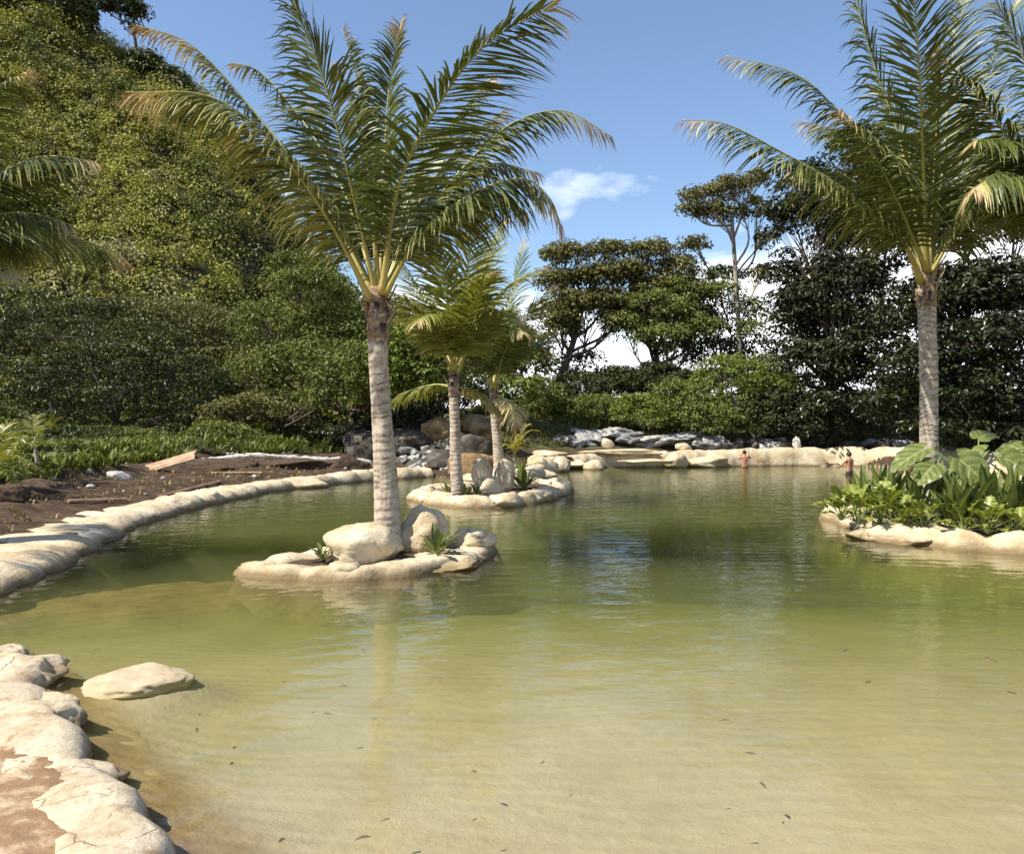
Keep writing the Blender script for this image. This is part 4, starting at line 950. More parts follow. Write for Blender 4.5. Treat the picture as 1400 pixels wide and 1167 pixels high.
# flat-topped tree on the ridge and ridge trees
c = at(192, 62, 81); c.z = hz_at(c.x, c.y) - 0.5
tree('flat topped umbrella tree leaning on the ridge of the hill', c, [c, at(182, 40, 81), at(172, 28, 81)],
     [pb(160, 8, 81, 32, 8), pb(135, 2, 81, 22, 5), pb(186, 14, 81, 20, 7), pb(160, -4, 81, 26, 6), pb(185, 38, 81, 10, 7)], 90, 26, 0.42, 0.75, M_lf_left, 51, tr=(0.22, 0.1), flat=0.35)
for k, (px, py, rx, rz) in enumerate(((60, -10, 60, 26), (100, 20, 26, 18), (20, 10, 40, 30), (200, 92, 24, 18), (232, 112, 22, 18))):
    c = at(px, py + rz * 1.4, 79); c.z = hz_at(c.x, c.y) - 0.3
    tree('dense dark tree standing along the ridge of the hill', c, [c, at(px, py + rz * 0.5, 79), at(px, py, 79)],
         [pb(px, py, 79, rx, rz), pb(px - rx * 0.6, py + rz * 0.5, 78, rx * 0.6, rz * 0.7), pb(px + rx * 0.6, py + rz * 0.5, 78, rx * 0.55, rz * 0.7)], 110, 22, 0.45, 0.8, M_lf_left, 60 + k, tr=(0.25, 0.1), group='trees along the hill ridge')

# --- trees at the foot of the hill, left bank
def gtree(label, px, d, pyfork, blobs, n, k, leaf, clump, mat, seed, lean=0, **kw):
    x = (px - CX) / F * d; z = max(gz(x, d), hz_at(x, d) if d > 47 else -9) - 0.15
    b = Vector((x, d, z)); f = at(px + lean, pyfork, d); mid = (b + f) / 2 + Vector((0.12, 0.1, 0))
    return tree(label, b, [b, mid, f], blobs, n, k, leaf, clump, mat, seed, **kw)
gtree('dark spreading tree with tiered boughs above the spiky plants', 158, 40, 575,
      [pb(150, 500, 40, 95, 36), pb(60, 520, 40, 70, 34), pb(235, 515, 40.5, 70, 36), pb(150, 545, 38.5, 60, 24), pb(90, 565, 39, 60, 22), pb(225, 568, 39.5, 60, 20), pb(20, 560, 39, 50, 30), pb(290, 545, 41, 40, 34), pb(110, 462, 41, 70, 24), pb(200, 462, 41, 60, 24)],
      430, 34, 0.20, 0.62, M_lf_left, 71, tr=(0.30, 0.15), flat=0.32, up=0.75)
gtree('wide dark green tree behind the spreading tree at the hill foot', 70, 46, 520,
      [pb(60, 455, 46, 80, 34), pb(-20, 480, 46, 60, 40), pb(150, 440, 47, 80, 26), pb(20, 420, 48, 60, 26)], 260, 30, 0.24, 0.75, M_lf_left, 72, flat=0.5)
gtree('olive green tree with flat crown at the hill foot', 255, 47, 520,
      [pb(250, 440, 47, 70, 26), pb(310, 455, 47, 50, 30), pb(190, 425, 48.5, 60, 18), pb(300, 500, 46, 50, 34), pb(260, 550, 45, 40, 40)], 260, 30, 0.22, 0.7, M_lf_olive, 73, flat=0.45)
gtree('tall feathery mid green tree left of the tallest palm', 420, 43, 540,
      [pb(420, 400, 43, 60, 34), pb(370, 450, 43, 55, 36), pb(455, 455, 43, 55, 40), pb(400, 505, 42, 62, 34), pb(470, 525, 42, 46, 36), pb(345, 520, 43, 45, 40), pb(410, 370, 44, 40, 22), pb(380, 560, 42, 50, 28), pb(466, 522, 35.5, 40, 30), pb(498, 500, 35.5, 38, 30), pb(450, 550, 35.5, 34, 20), pb(440, 490, 37, 40, 30)],
      720, 32, 0.21, 0.62, M_lf_mid, 74, flat=0.5)
gtree('bright green tree with clustered leaves behind the second palm', 575, 41, 560,
      [pb(570, 470, 41, 50, 34), pb(530, 500, 41, 40, 34), pb(610, 495, 41, 44, 34), pb(560, 530, 40, 44, 24), pb(505, 540, 40, 30, 30), pb(528, 500, 35.5, 42, 34), pb(562, 520, 35.5, 40, 26), pb(596, 505, 36, 40, 30), pb(550, 470, 36, 40, 30)], 560, 32, 0.22, 0.55, M_lf_bright, 75, flat=0.5)
gtree('bright green tree with clustered leaves behind the third palm', 700, 43, 550,
      [pb(690, 470, 43, 40, 32), pb(718, 500, 43, 34, 34), pb(660, 500, 43, 40, 36), pb(700, 535, 42, 40, 24)], 260, 32, 0.22, 0.55, M_lf_bright, 76, flat=0.5)
gtree('grey green scrub tree behind the left bank terraces', 345, 39, 585, [pb(340, 565, 39, 46, 26), pb(300, 575, 39, 34, 22), pb(390, 570, 39.5, 36, 24)], 150, 28, 0.19, 0.5, M_lf_olive, 77, tr=(0.12, 0.06))
gtree('leafy thicket tree at the foot of the hill behind the tallest palm', 480, 47, 520, [pb(480, 470, 47, 50, 40), pb(520, 440, 48, 50, 34), pb(470, 420, 48, 40, 28), pb(560, 445, 50, 50, 30)], 230, 28, 0.24, 0.7, M_lf_mid, 78)

# --- trees beyond the far shore
gtree('umbrella crowned tree with dark leaning trunk beyond the far shore', 748, 50, 455,
      [pb(775, 350, 50, 36, 13), pb(830, 345, 50, 30, 13), pb(765, 385, 50, 34, 14), pb(815, 380, 50, 40, 15), pb(785, 415, 49.5, 40, 14), pb(850, 372, 50, 30, 14), pb(770, 440, 49, 26, 11), pb(830, 410, 50, 34, 14), pb(845, 440, 49.5, 28, 12)],
      560, 26, 0.24, 0.56, M_lf_olive, 81, lean=40, tr=(0.34, 0.16), flat=0.68, twigs=0.6, shell=0.35)
gtree('dense olive crowned tree with forked trunk beyond the far shore', 888, 51, 470,
      [pb(890, 345, 51, 34, 14), pb(925, 370, 51, 34, 18), pb(870, 375, 51, 30, 14), pb(900, 395, 51, 40, 16), pb(945, 405, 51, 30, 18), pb(860, 425, 50.5, 34, 14), pb(905, 428, 50.5, 40, 16), pb(955, 440, 51, 28, 18), pb(880, 450, 50, 30, 10)],
      560, 26, 0.24, 0.56, M_lf_olive, 82, tr=(0.30, 0.14), flat=0.68, shell=0.35, lean=10)
gtree('tall slender tree with pale trunk and open crown above its neighbours', 1014, 50, 290,
      [pb(960, 272, 50, 34, 14), pb(1000, 258, 50, 34, 13), pb(1030, 245, 50, 22, 9), pb(985, 292, 50, 36, 12), pb(945, 290, 50, 20, 8), pb(1035, 285, 50, 20, 14), pb(1045, 330, 50, 16, 12), pb(950, 335, 50, 22, 10), pb(1035, 375, 50, 18, 10)],
      300, 22, 0.24, 0.45, M_lf_olive, 83, lean=-14, tr=(0.20, 0.11), bark=M_barkpale, flat=0.68, shell=0.3, twigs=0.6)
gtree('mid green bushy tree hugging the pale slender trunk', 985, 51, 470,
      [pb(985, 405, 51, 36, 20), pb(1020, 425, 51, 26, 20), pb(960, 450, 50, 34, 20), pb(1025, 455, 50, 24, 16), pb(990, 380, 52, 28, 14)], 200, 24, 0.24, 0.55, M_lf_mid, 84, tr=(0.16, 0.08))
gtree('rounded mid green tree between the umbrella crowns', 905, 49, 500,
      [pb(880, 420, 49, 44, 26), pb(925, 430, 49, 40, 26), pb(855, 448, 49, 30, 20), pb(955, 455, 48.5, 34, 24), pb(905, 460, 48, 40, 18), pb(940, 400, 50, 34, 20)], 380, 28, 0.22, 0.55, M_lf_mid, 86, tr=(0.2, 0.1), flat=0.5, shell=0.3)
gtree('olive bushy tree under the umbrella crown beyond the far shore', 770, 50, 510,
      [pb(770, 455, 50, 26, 16), pb(735, 470, 49, 26, 22), pb(800, 425, 50.5, 40, 22), pb(745, 430, 50.5, 24, 16)], 200, 26, 0.23, 0.5, M_lf_olive, 87, tr=(0.16, 0.08), flat=0.5)
gtree('low dark tree filling the gap under the umbrella crown', 800, 53, 505, [pb(760, 505, 53, 30, 18), pb(800, 495, 53, 24, 18), pb(720, 490, 53, 30, 20), pb(930, 485, 53, 36, 24), pb(980, 488, 53, 40, 30), pb(1030, 500, 52, 44, 36), pb(1060, 540, 50, 50, 36), pb(980, 530, 50, 60, 30), pb(900, 525, 51, 60, 24), pb(830, 528, 52, 50, 22)], 560, 24, 0.25, 0.6, M_lf_left, 85, tr=(0.14, 0.07))

# --- the big dark trees on the right
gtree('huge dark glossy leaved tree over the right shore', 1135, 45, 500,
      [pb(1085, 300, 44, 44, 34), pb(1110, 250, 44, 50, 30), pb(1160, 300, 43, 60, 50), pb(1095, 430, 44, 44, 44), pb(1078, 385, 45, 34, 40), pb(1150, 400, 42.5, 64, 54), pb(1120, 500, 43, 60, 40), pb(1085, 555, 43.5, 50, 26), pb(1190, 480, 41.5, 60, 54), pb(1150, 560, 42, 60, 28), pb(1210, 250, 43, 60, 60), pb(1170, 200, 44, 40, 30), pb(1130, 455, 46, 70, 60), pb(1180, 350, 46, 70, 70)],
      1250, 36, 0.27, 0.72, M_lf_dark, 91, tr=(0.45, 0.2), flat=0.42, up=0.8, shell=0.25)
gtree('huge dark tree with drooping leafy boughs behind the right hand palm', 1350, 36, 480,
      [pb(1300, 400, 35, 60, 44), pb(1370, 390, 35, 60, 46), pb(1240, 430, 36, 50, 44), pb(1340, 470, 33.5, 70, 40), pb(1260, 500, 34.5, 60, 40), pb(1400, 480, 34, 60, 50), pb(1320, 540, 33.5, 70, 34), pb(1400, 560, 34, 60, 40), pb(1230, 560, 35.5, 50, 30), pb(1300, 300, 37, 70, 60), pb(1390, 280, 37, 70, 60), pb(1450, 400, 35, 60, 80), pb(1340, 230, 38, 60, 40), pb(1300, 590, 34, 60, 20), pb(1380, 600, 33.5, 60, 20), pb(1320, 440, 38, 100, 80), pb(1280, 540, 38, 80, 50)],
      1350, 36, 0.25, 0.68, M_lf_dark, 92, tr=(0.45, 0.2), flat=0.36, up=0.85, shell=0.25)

gtree('dark tree closing the gap behind the boulders', 600, 47, 540, [pb(600, 530, 47, 50, 30), pb(560, 560, 46, 50, 24), pb(640, 550, 46, 40, 26), pb(520, 570, 45, 40, 24)], 220, 30, 0.24, 0.6, M_lf_left, 79, tr=(0.2, 0.1))
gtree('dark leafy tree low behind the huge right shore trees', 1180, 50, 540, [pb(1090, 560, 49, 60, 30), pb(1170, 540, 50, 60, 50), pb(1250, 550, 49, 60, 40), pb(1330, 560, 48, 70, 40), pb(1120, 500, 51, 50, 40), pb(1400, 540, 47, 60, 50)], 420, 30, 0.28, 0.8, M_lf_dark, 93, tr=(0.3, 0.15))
# --- shrubs
def bush(label, px, py, d, rx, rz, mat, seed, group=None, leaf=0.18, n=46, k=22, extra=()):
    b = at(px, py, d); z = gz(b.x, b.y); base = Vector((b.x, b.y, z - 0.1))
    bl = [pb(px, py, d, rx, rz)] + [pb(px + a * rx, py + c * rz, d + e, rx * 0.6, rz * 0.65) for a, c, e in ((-.7, .4, .3), (.7, .35, -.3), (0.2, .6, -.8), (-.3, -.4, .5))]
    return tree(label, base, [base, (base + b) / 2, b], bl, n * 4, k, leaf, 0.38, mat, seed, tr=(0.07, 0.04), flat=0.6, group=group, name='shrub', cat='shrub', twigs=0.1)
G1 = 'shrubs on the slope beyond the far shore'
for k, (px, py, d, rx, rz, mt) in enumerate(((1000, 520, 45, 56, 34, M_lf_bright), (1050, 520, 46, 34, 34, M_lf_mid), (930, 545, 44.5, 46, 26, M_lf_mid), (880, 560, 44, 38, 22, M_lf_bright), (965, 570, 43.5, 44, 20, M_lf_mid),
                                             (820, 560, 46, 36, 20, M_lf_mid), (775, 565, 47, 30, 16, M_lf_bright), (905, 515, 48, 40, 20, M_lf_left), (850, 520, 49, 40, 18, M_lf_left), (790, 530, 49, 36, 20, M_lf_left), (740, 540, 47, 32, 24, M_lf_mid),
                                             (1040, 570, 43.5, 40, 22, M_lf_left), (1095, 580, 43, 40, 16, M_lf_dark))):
    bush(('bright green shrub piled at the foot of the pale slender trunk', 'mid green shrub against the dark edge of the huge right shore trees', 'mid green shrub on the slope under the forked trunk tree', 'bright green shrub just above the pale grey outcrop', 'mid green shrub above the far rim behind the bather with raised hand',
          'mid green shrub under the umbrella crowned tree', 'bright green low shrub beside the grassy terrace', 'dark green shrub below the rounded mid green tree', 'dark green shrub below the gap between the umbrella crowns', 'dark green shrub at the leaning trunk', 'mid green shrub behind the third palm and little yellow palm',
          'dark green shrub above the white block on the far rim', 'blackish glossy shrub above the far rim below the huge trees')[k], px, py, d, rx, rz, mt, 110 + k, G1)
for k, (px, py, d, rx, rz) in enumerate(((520, 592, 37.5, 30, 18), (556, 572, 38, 34, 16), (480, 598, 38, 26, 14))):
    bush(('blackish green shrub overhanging the big shadowed boulder', 'blackish green shrub above the ochre boulder', 'blackish green shrub at the end of the long white kerb')[k], px, py, d, rx, rz, M_lf_dark, 133 + k, 'shrubs over the boulders')
G2 = 'shrubs on the weedy left bank'
for k, (px, py, d, rx, rz, mt) in enumerate(((20, 620, 27, 34, 18, M_lf_left), (110, 622, 30, 40, 14, M_lf_mid), (70, 600, 33, 44, 18, M_lf_left), (190, 602, 36, 40, 12, M_lf_mid), (130, 600, 35, 34, 12, M_lf_left), (15, 650, 20, 20, 10, M_lf_mid), (300, 592, 37, 40, 14, M_lf_mid), (240, 595, 38, 30, 14, M_lf_left), (420, 590, 40, 40, 14, M_lf_left), (90, 640, 24, 24, 8, M_lf_mid))):
    bush(('dark weedy shrub between the two young feather palms', 'mid green weedy shrub on the bank right below the tiered tree', 'dark weedy shrub behind the slim young feather palm', 'mid green weedy shrub beside the first spiky rosettes', 'dark weedy shrub at the trunk of the tiered tree', 'small green weed shrub on the soil mound by the yellowish palm', 'mid green weedy shrub behind the spiky plant rows', 'dark weedy shrub behind the tilted board panel', 'dark weedy shrub beyond the short white kerb', 'small mid green weed shrub at the soil edge near the grey rock')[k], px, py, d, rx, rz, mt, 140 + k, G2, n=30)

# ground cover on the slopes (grass, weeds)
def cover(name, label, n, test, mat, seed, h=(0.15, 0.4), leafw=0.03, box=(-30, 30, 20, 60)):
    r = np.random.RandomState(seed)
    x = r.uniform(box[0], box[1], n); y = r.uniform(box[2], box[3], n)
    z, sd, sh, wl, wf, wr = ground_parts(x, y); kp = test(x, y, sd, wl, wf, wr) & (vnoise(x * 0.6, y * 0.6) > 0.30)
    x, y, z = x[kp], y[kp], z[kp]; n = len(x); B = 7
    P = np.repeat(np.stack([x, y, z], 1), B, 0); a = r.uniform(0, 2 * np.pi, n * B); hh = r.uniform(*h, n * B)
    d = np.stack([np.cos(a), np.sin(a), 0 * a], 1); sdv = np.stack([-np.sin(a), np.cos(a), 0 * a], 1)
    lean = r.uniform(0.2, 0.9, n * B)[:, None] * hh[:, None]
    P = P + d * r.uniform(0, 0.12, n * B)[:, None]
    up = np.array([0, 0, 1.0]); wv = leafw * r.uniform(0.6, 1.4, n * B)[:, None]
    V = np.stack([P - sdv * wv / 2 - up * 0.03, P + sdv * wv / 2 - up * 0.03, P + d * lean * 0.4 + up * hh[:, None] * 0.7 + sdv * wv / 2, P + d * lean + up * hh[:, None], P + d * lean * 0.4 + up * hh[:, None] * 0.7 - sdv * wv / 2], 1).reshape(-1, 3)
    i = np.arange(n * B)[:, None] * 5
    o = wmesh(name, V, [np.hstack([i, i + 1, i + 2, i + 4]), np.hstack([i + 4, i + 2, i + 3])], mat)
    return prop(o, label, 'grass', kind='stuff')
cover('grass', 'short weedy grass on the terraces beyond the far shore', 9000, lambda x, y, sd, wl, wf, wr: (sd > 2.4) & (wf > 0.2), M_lf_grass, 301, (0.15, 0.45), 0.05, (-4, 24, 34, 60))
cover('weeds', 'green weeds and low plants on the left bank', 13000, lambda x, y, sd, wl, wf, wr: (sd > 3.3 + 3 * vnoise(x * .3, y * .3) + 2.6 * sstep(25, 28, y) * (1 - sstep(35, 37, y))) & (x < -4), M_lf_mid, 302, (0.15, 0.5), 0.09, (-30, -4, 14, 47))

# rows of spiky plants on the left bank
def spiky_mesh(seed):
    r = np.random.RandomState(seed); n = 26; m = MB()
    for k in range(n):
        a = k * 2.4 + r.uniform(-.2, .2); el = R(r.uniform(15, 78)); L_ = r.uniform(0.42, 0.62)
        d = np.array([math.cos(a), math.sin(a), 0]); s = np.array([-math.sin(a), math.cos(a), 0]); up = np.array([0, 0, 1.0])
        pts = []; p = np.array([0, 0, 0.0]); e = el
        for j, wv in enumerate((0.035, 0.055, 0.04, 0.004)):
            pts += [p - s * wv / 2, p + s * wv / 2]; p = p + (d * math.cos(e) + up * math.sin(e)) * L_ / 3; e -= 0.22
        m.add(pts, [(0, 1, 3, 2), (2, 3, 5, 4), (4, 5, 7, 6)])
    V, P, A = m.out(); return mesh_np('spiky_plant', V, P, M_lf_agave)
SP = [spiky_mesh(s) for s in (1, 2, 3)]
r = random.Random(5)
for k in range(34):
    px = 205 + k * 7.6 + r.uniform(-5, 5); py = np.interp(px, [205, 260, 330, 460], [630, 618, 608, 602]) + r.uniform(-4, 8) * (1 if px < 300 else 0.6)
    d = np.interp(px, [205, 300, 460], [31, 34.5, 37.5]) + r.uniform(-1.5, 1.5); x = (px - CX) / F * d
    o = bpy.data.objects.new('spiky_plant', r.choice(SP)); COL.objects.link(o); o.location = (x, d, gz(x, d)); s = r.uniform(0.8, 1.35); o.scale = (s, s, s); o.rotation_euler = (0, 0, r.uniform(0, 6))
    prop(o, 'spiky green rosette plant in the rows on the left bank', 'plant', 'spiky plants in rows on the left bank')

# white kerb lines on the terraces, plank, stones
def ground_strip(name, label, pts, wdt, hgt, seed, mat, cat):
    C = spline([(p[0], p[1], 0) for p in pts], 60); T = nrm(np.gradient(C, axis=0)); O = np.stack([T[:, 1], -T[:, 0], 0 * T[:, 0]], 1)
    r = np.random.RandomState(seed); V = []
    z = ground_parts(C[:, 0], C[:, 1])[0]; z = np.convolve(np.pad(z, 4, 'edge'), np.ones(9) / 9, 'valid')
    for a, b in ((-0.55, -0.5), (-0.5, 0.5), (-0.25, 1.0), (0.2, 0.95), (0.5, 0.55), (0.55, -0.5)):
        q = C + O * (a * wdt); q[:, 2] = z + b * hgt + r.normal(0, hgt * 0.10, 60); q += r.normal(0, 0.015, q.shape); V.append(q)
    V = np.stack(V, 1).reshape(-1, 3); n = 60; m = 6
    i = np.arange(n - 1)[:, None] * m; j = np.arange(m - 1)[None, :]
    Q = np.stack([i + j, i + m + j, i + m + j + 1, i + j + 1], -1).reshape(-1, 4)
    loc = tuple(V[len(V) // 2]); o = wmesh(name, V, Q, mat, None, loc, smooth=True); return prop(o, label, cat)
def gp(px, d): return ((px - CX) / F * d, d)
ground_strip('white_kerb', 'long white kerb line edging the dug brown terrace', [gp(226, 30), gp(300, 31.5), gp(380, 33), gp(450, 34.2), gp(512, 35.4)], 0.30, 0.10, 401, M_white, 'kerb')
ground_strip('white_kerb', 'short white kerb among the spiky plants', [gp(318, 36), gp(360, 37), gp(410, 38)], 0.4, 0.12, 402, M_white, 'kerb')
def plank(label, px, py, d, L_, W_, yaw, pitch, roll, boards):
    p = at(px, py, d); z = gz(p.x, p.y) + 0.34
    t = thing('plank_panel', label, 'plank', (p.x, p.y, z)); t.rotation_euler = (roll, pitch, yaw)
    for b in range(boards):
        w_ = W_ / boards; bm = bmesh.new(); bmesh.ops.create_cube(bm, size=1.0)
        bmesh.ops.scale(bm, vec=(L_ * rng.uniform(0.96, 1.0), w_ * 0.93, 0.035), verts=bm.verts)
        bmesh.ops.bevel(bm, geom=bm.edges[:], offset=0.006, segments=1)
        me = bpy.data.meshes.new('board'); bm.to_mesh(me); bm.free(); me.materials.append(M_wood)
        o = bpy.data.objects.new('board', me); COL.objects.link(o); o.parent = t; o.location = (rng.uniform(-.03, .03), -W_ / 2 + (b + .5) * w_, rng.uniform(-.006, .006))
plank('weathered brown board panel tilted against the dug soil bank', 231, 648, 26.5, 1.7, 0.75, 0.25, -0.30, 0.35, 4)
boulder('flat grey rock on the soil beside the tilted board panel', *onz(163, 655, 0.45).xy, gz(*onz(163, 655, 0.45).xy) + 0.06, (0.42, 0.3, 0.22), 501, M_grey, sub=3)
r = random.Random(8); sm = rocks(M_white, 2, 5); sg = rocks(M_grey, 2, 5)
for k in range(46):
    px = r.uniform(30, 500); d = r.uniform(17, 34); x = (px - CX) / F * d
    s_ = float(sdist(np.array([x]), np.array([d]))[0])
    if s_ < 1.3 or s_ > 7: continue
    w_ = r.uniform(0.04, 0.14); o = put_rock('loose_stone', r.choice(sm + sg), (x, d, gz(x, d) + w_ * 0.25), (w_, w_ * r.uniform(.6, 1), w_ * r.uniform(.5, .8)), r.uniform(0, 6))
    prop(o, 'small loose stone scattered on the brown soil of the left bank', 'stone', 'loose stones on the left bank soil')

cover('dry_grass', 'sparse dry grass and litter on the dug brown soil', 2600, lambda x, y, sd, wl, wf, wr: (sd > 1.3) & (sd < 6.5) & (x < -3), M_lf_straw, 303, (0.03, 0.12), 0.03, (-24, -3, 9, 36))
for lab, px, py, d, rx, rz, sd_ in (('dark mound of dug soil below the two young feather palms', 58, 668, 19.0, 70, 20, 511), ('low dark soil heap at the frame of the left rim path', -10, 690, 16.5, 46, 20, 512), ('brown dug soil ridge under the long white kerb', 400, 640, 31.5, 60, 12, 513), ('small brown soil heap near the end of the long white kerb', 470, 640, 32.0, 34, 14, 514), ('brown soil ridge behind the tilted board panel', 300, 640, 29.0, 44, 12, 515)):
    p = at(px, py, d); s_ = d / F
    boulder(lab, p.x, p.y, gz(p.x, p.y) + 0.02, (rx * s_, rx * s_ * 0.55, rz * s_), sd_, M_soil, sub=4, rotz=0.1, name='soil_mound', cat='soil mound', rough=0.35, cuts=3, fine=0.10)
for lab, pts in (('long weathered timber strip lying along the left rim', ((-9.0, 20.5), (-8.95, 24.6))), ('short weathered timber strip on the soil near the left rim', ((-9.6, 17.4), (-9.2, 19.2))), ('broken branch lying on the dug soil by the long white kerb', ((-9.9, 26.5), (-8.6, 27.6)))):
    w3 = [(x, y, gz(x, y) + 0.05) for x, y in pts]; m = MB(); V, Q, Tt = tube(spline(w3, 6), 0.05, 4); V[:, 2] = w3[0][2] + (V[:, 2] - w3[0][2]) * 0.9; m.add(V, Q, Tt)
    o = m.build('timber_strip', M_wood, None, w3[0]); prop(o, lab, 'timber')
# --- boulders and rubble behind the second and third palms
def brk(label, px, py, d, rx, rz, mat, seed, group=None, ry=None, sub=3, rotz=0.0, tilt=(0, 0), **kw):
    p = at(px, py, d); s = d / F
    return boulder(label, p.x, p.y, p.z, (rx * s, ry or rx * s * 0.9, rz * s), seed, mat, group, sub, rotz, tilt=tilt, **kw)
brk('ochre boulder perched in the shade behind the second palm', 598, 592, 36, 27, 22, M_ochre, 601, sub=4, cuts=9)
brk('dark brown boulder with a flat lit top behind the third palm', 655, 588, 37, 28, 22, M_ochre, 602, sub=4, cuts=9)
brk('big shadowed boulder under the ochre one', 560, 605, 36.5, 44, 26, M_shaderock, 603, sub=4, cuts=9)
brk('dark boulder under the overhang between the palms', 620, 618, 36, 36, 24, M_shaderock, 604, sub=4, cuts=9)
brk('rounded grey boulder between the second and third palms', 652, 616, 33.5, 24, 22, M_shaderock, 605, sub=4, cuts=6)
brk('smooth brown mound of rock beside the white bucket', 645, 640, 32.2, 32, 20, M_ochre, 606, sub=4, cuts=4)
brk('shadowed earth bank boulder left of the overhang', 505, 610, 36, 30, 26, M_shaderock, 607, sub=4, cuts=6)
r = random.Random(77); mg = [rock_mesh('stone', M_grey, 900 + i, 2, cuts=12, rough=0.5, sharp=True) for i in range(5)]
for k in range(44):
    px = r.uniform(545, 635); f = r.random(); py = 645 - f * 34; d = 33.2 + f * 2.2
    p = at(px, py, d); w_ = r.uniform(0.14, 0.40)
    o = put_rock('rubble_rock', r.choice(mg), p, (w_, w_ * r.uniform(.5, 1), w_ * r.uniform(.4, .9)), r.uniform(0, 6), None, (r.uniform(-.5, .5), r.uniform(-.5, .5)))
    prop(o, 'jagged grey rock in the rubble heap behind the second palm', 'rock', 'grey rubble heap behind the second palm')
brk('mound of earth under the grey rubble heap', 590, 640, 35.2, 60, 24, M_shaderock, 608, sub=3, cuts=4)
# cream blocks by the spit
for k, (lab, px, py, d, rx, rz) in enumerate((('big cream block at the water edge by the spit', 742, 637, 34.5, 22, 17), ('cream block with a rounded top next to the spit ledges', 768, 640, 36.0, 13, 15), ('low pale block at the foot of the third palm', 712, 648, 30.5, 20, 9),
                                             ('pale upright block on top of the far stone rim', 831, 607, 41, 9, 8), ('square cream block on the far stone rim', 934, 611, 41.3, 10, 6), ('cream boulder under the ledges of the far rim', 812, 640, 37.8, 15, 10), ('cream boulder closing the ledge of the far rim', 925, 630, 39.6, 15, 13))):
    brk(lab, px, py, d, rx, rz, M_rock, 620 + k, sub=3)
# pale grey rock outcrop above the far rim
for k, (px, py, d, rx, rz) in enumerate(((815, 601, 43, 34, 11), (850, 599, 43.4, 40, 13), (895, 604, 43, 36, 10), (925, 600, 43.6, 32, 11), (960, 606, 43, 26, 9), (985, 608, 43.2, 22, 8), (730, 605, 41.5, 16, 8), (765, 604, 42, 18, 8), (788, 606, 42, 14, 7))):
    brk('pale grey jagged outcrop rock above the far rim', px, py, d, rx, rz, M_grey, 640 + k, 'grey outcrop above the far rim', sub=4, cuts=14, rough=0.6, freq=2.4, fine=0.14, rotz=k * 1.3, tilt=(0.1, 0.15))
r = random.Random(99); md = rocks(M_shaderock, 2, 5, cuts=9, rough=0.4, sharp=True)
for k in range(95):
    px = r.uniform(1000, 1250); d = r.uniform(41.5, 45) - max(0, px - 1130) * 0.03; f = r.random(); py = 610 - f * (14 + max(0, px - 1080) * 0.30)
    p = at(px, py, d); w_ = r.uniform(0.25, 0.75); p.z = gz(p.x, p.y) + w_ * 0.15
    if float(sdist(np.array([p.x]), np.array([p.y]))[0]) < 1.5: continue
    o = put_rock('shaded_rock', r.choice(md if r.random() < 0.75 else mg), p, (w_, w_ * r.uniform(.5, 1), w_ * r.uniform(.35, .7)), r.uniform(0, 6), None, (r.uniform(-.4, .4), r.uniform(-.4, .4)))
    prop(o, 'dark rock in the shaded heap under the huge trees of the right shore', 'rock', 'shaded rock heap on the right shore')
p = at(1090, 607, 42.2)
boulder('bright white block standing on the far rim below the dark trees', p.x, p.y, p.z, (0.22, 0.2, 0.42), 701, M_white, sub=3)

# white bucket on the spit
def bucket():
    p = at(658, 638, 31.2); t = thing('bucket', 'small white bucket standing among the grey boulders', 'bucket', p)
    z = np.array([0, 0.0, 0.30, 0.31, 0.31, 0.02]); rr = np.array([0.001, 0.10, 0.135, 0.145, 0.128, 0.095]); th = np.linspace(0, 2 * np.pi, 24, endpoint=False)
    V = np.stack([np.stack([p.x + q * np.cos(th), p.y + q * np.sin(th), p.z + 0 * th + h], 1) for q, h in zip(rr, z)]).reshape(-1, 3)
    i = np.arange(5)[:, None] * 24; j = np.arange(24)[None, :]; j2 = (j + 1) % 24
    wmesh('pail', V, np.stack([i + j, i + j2, i + 24 + j2, i + 24 + j], -1).reshape(-1, 4), M_plastic, t, smooth=True)
    a = np.linspace(0, np.pi, 16); C = np.stack([p.x + 0.14 * np.cos(a), p.y - 0.14 * np.sin(a), p.z + 0.28 - 0.06 * np.sin(a)], 1)
    V, Q, Tt = tube(C, 0.006, 6); m = MB(); m.add(V, Q, Tt); m.build('handle', M_grey, t, smooth=True)
bucket()

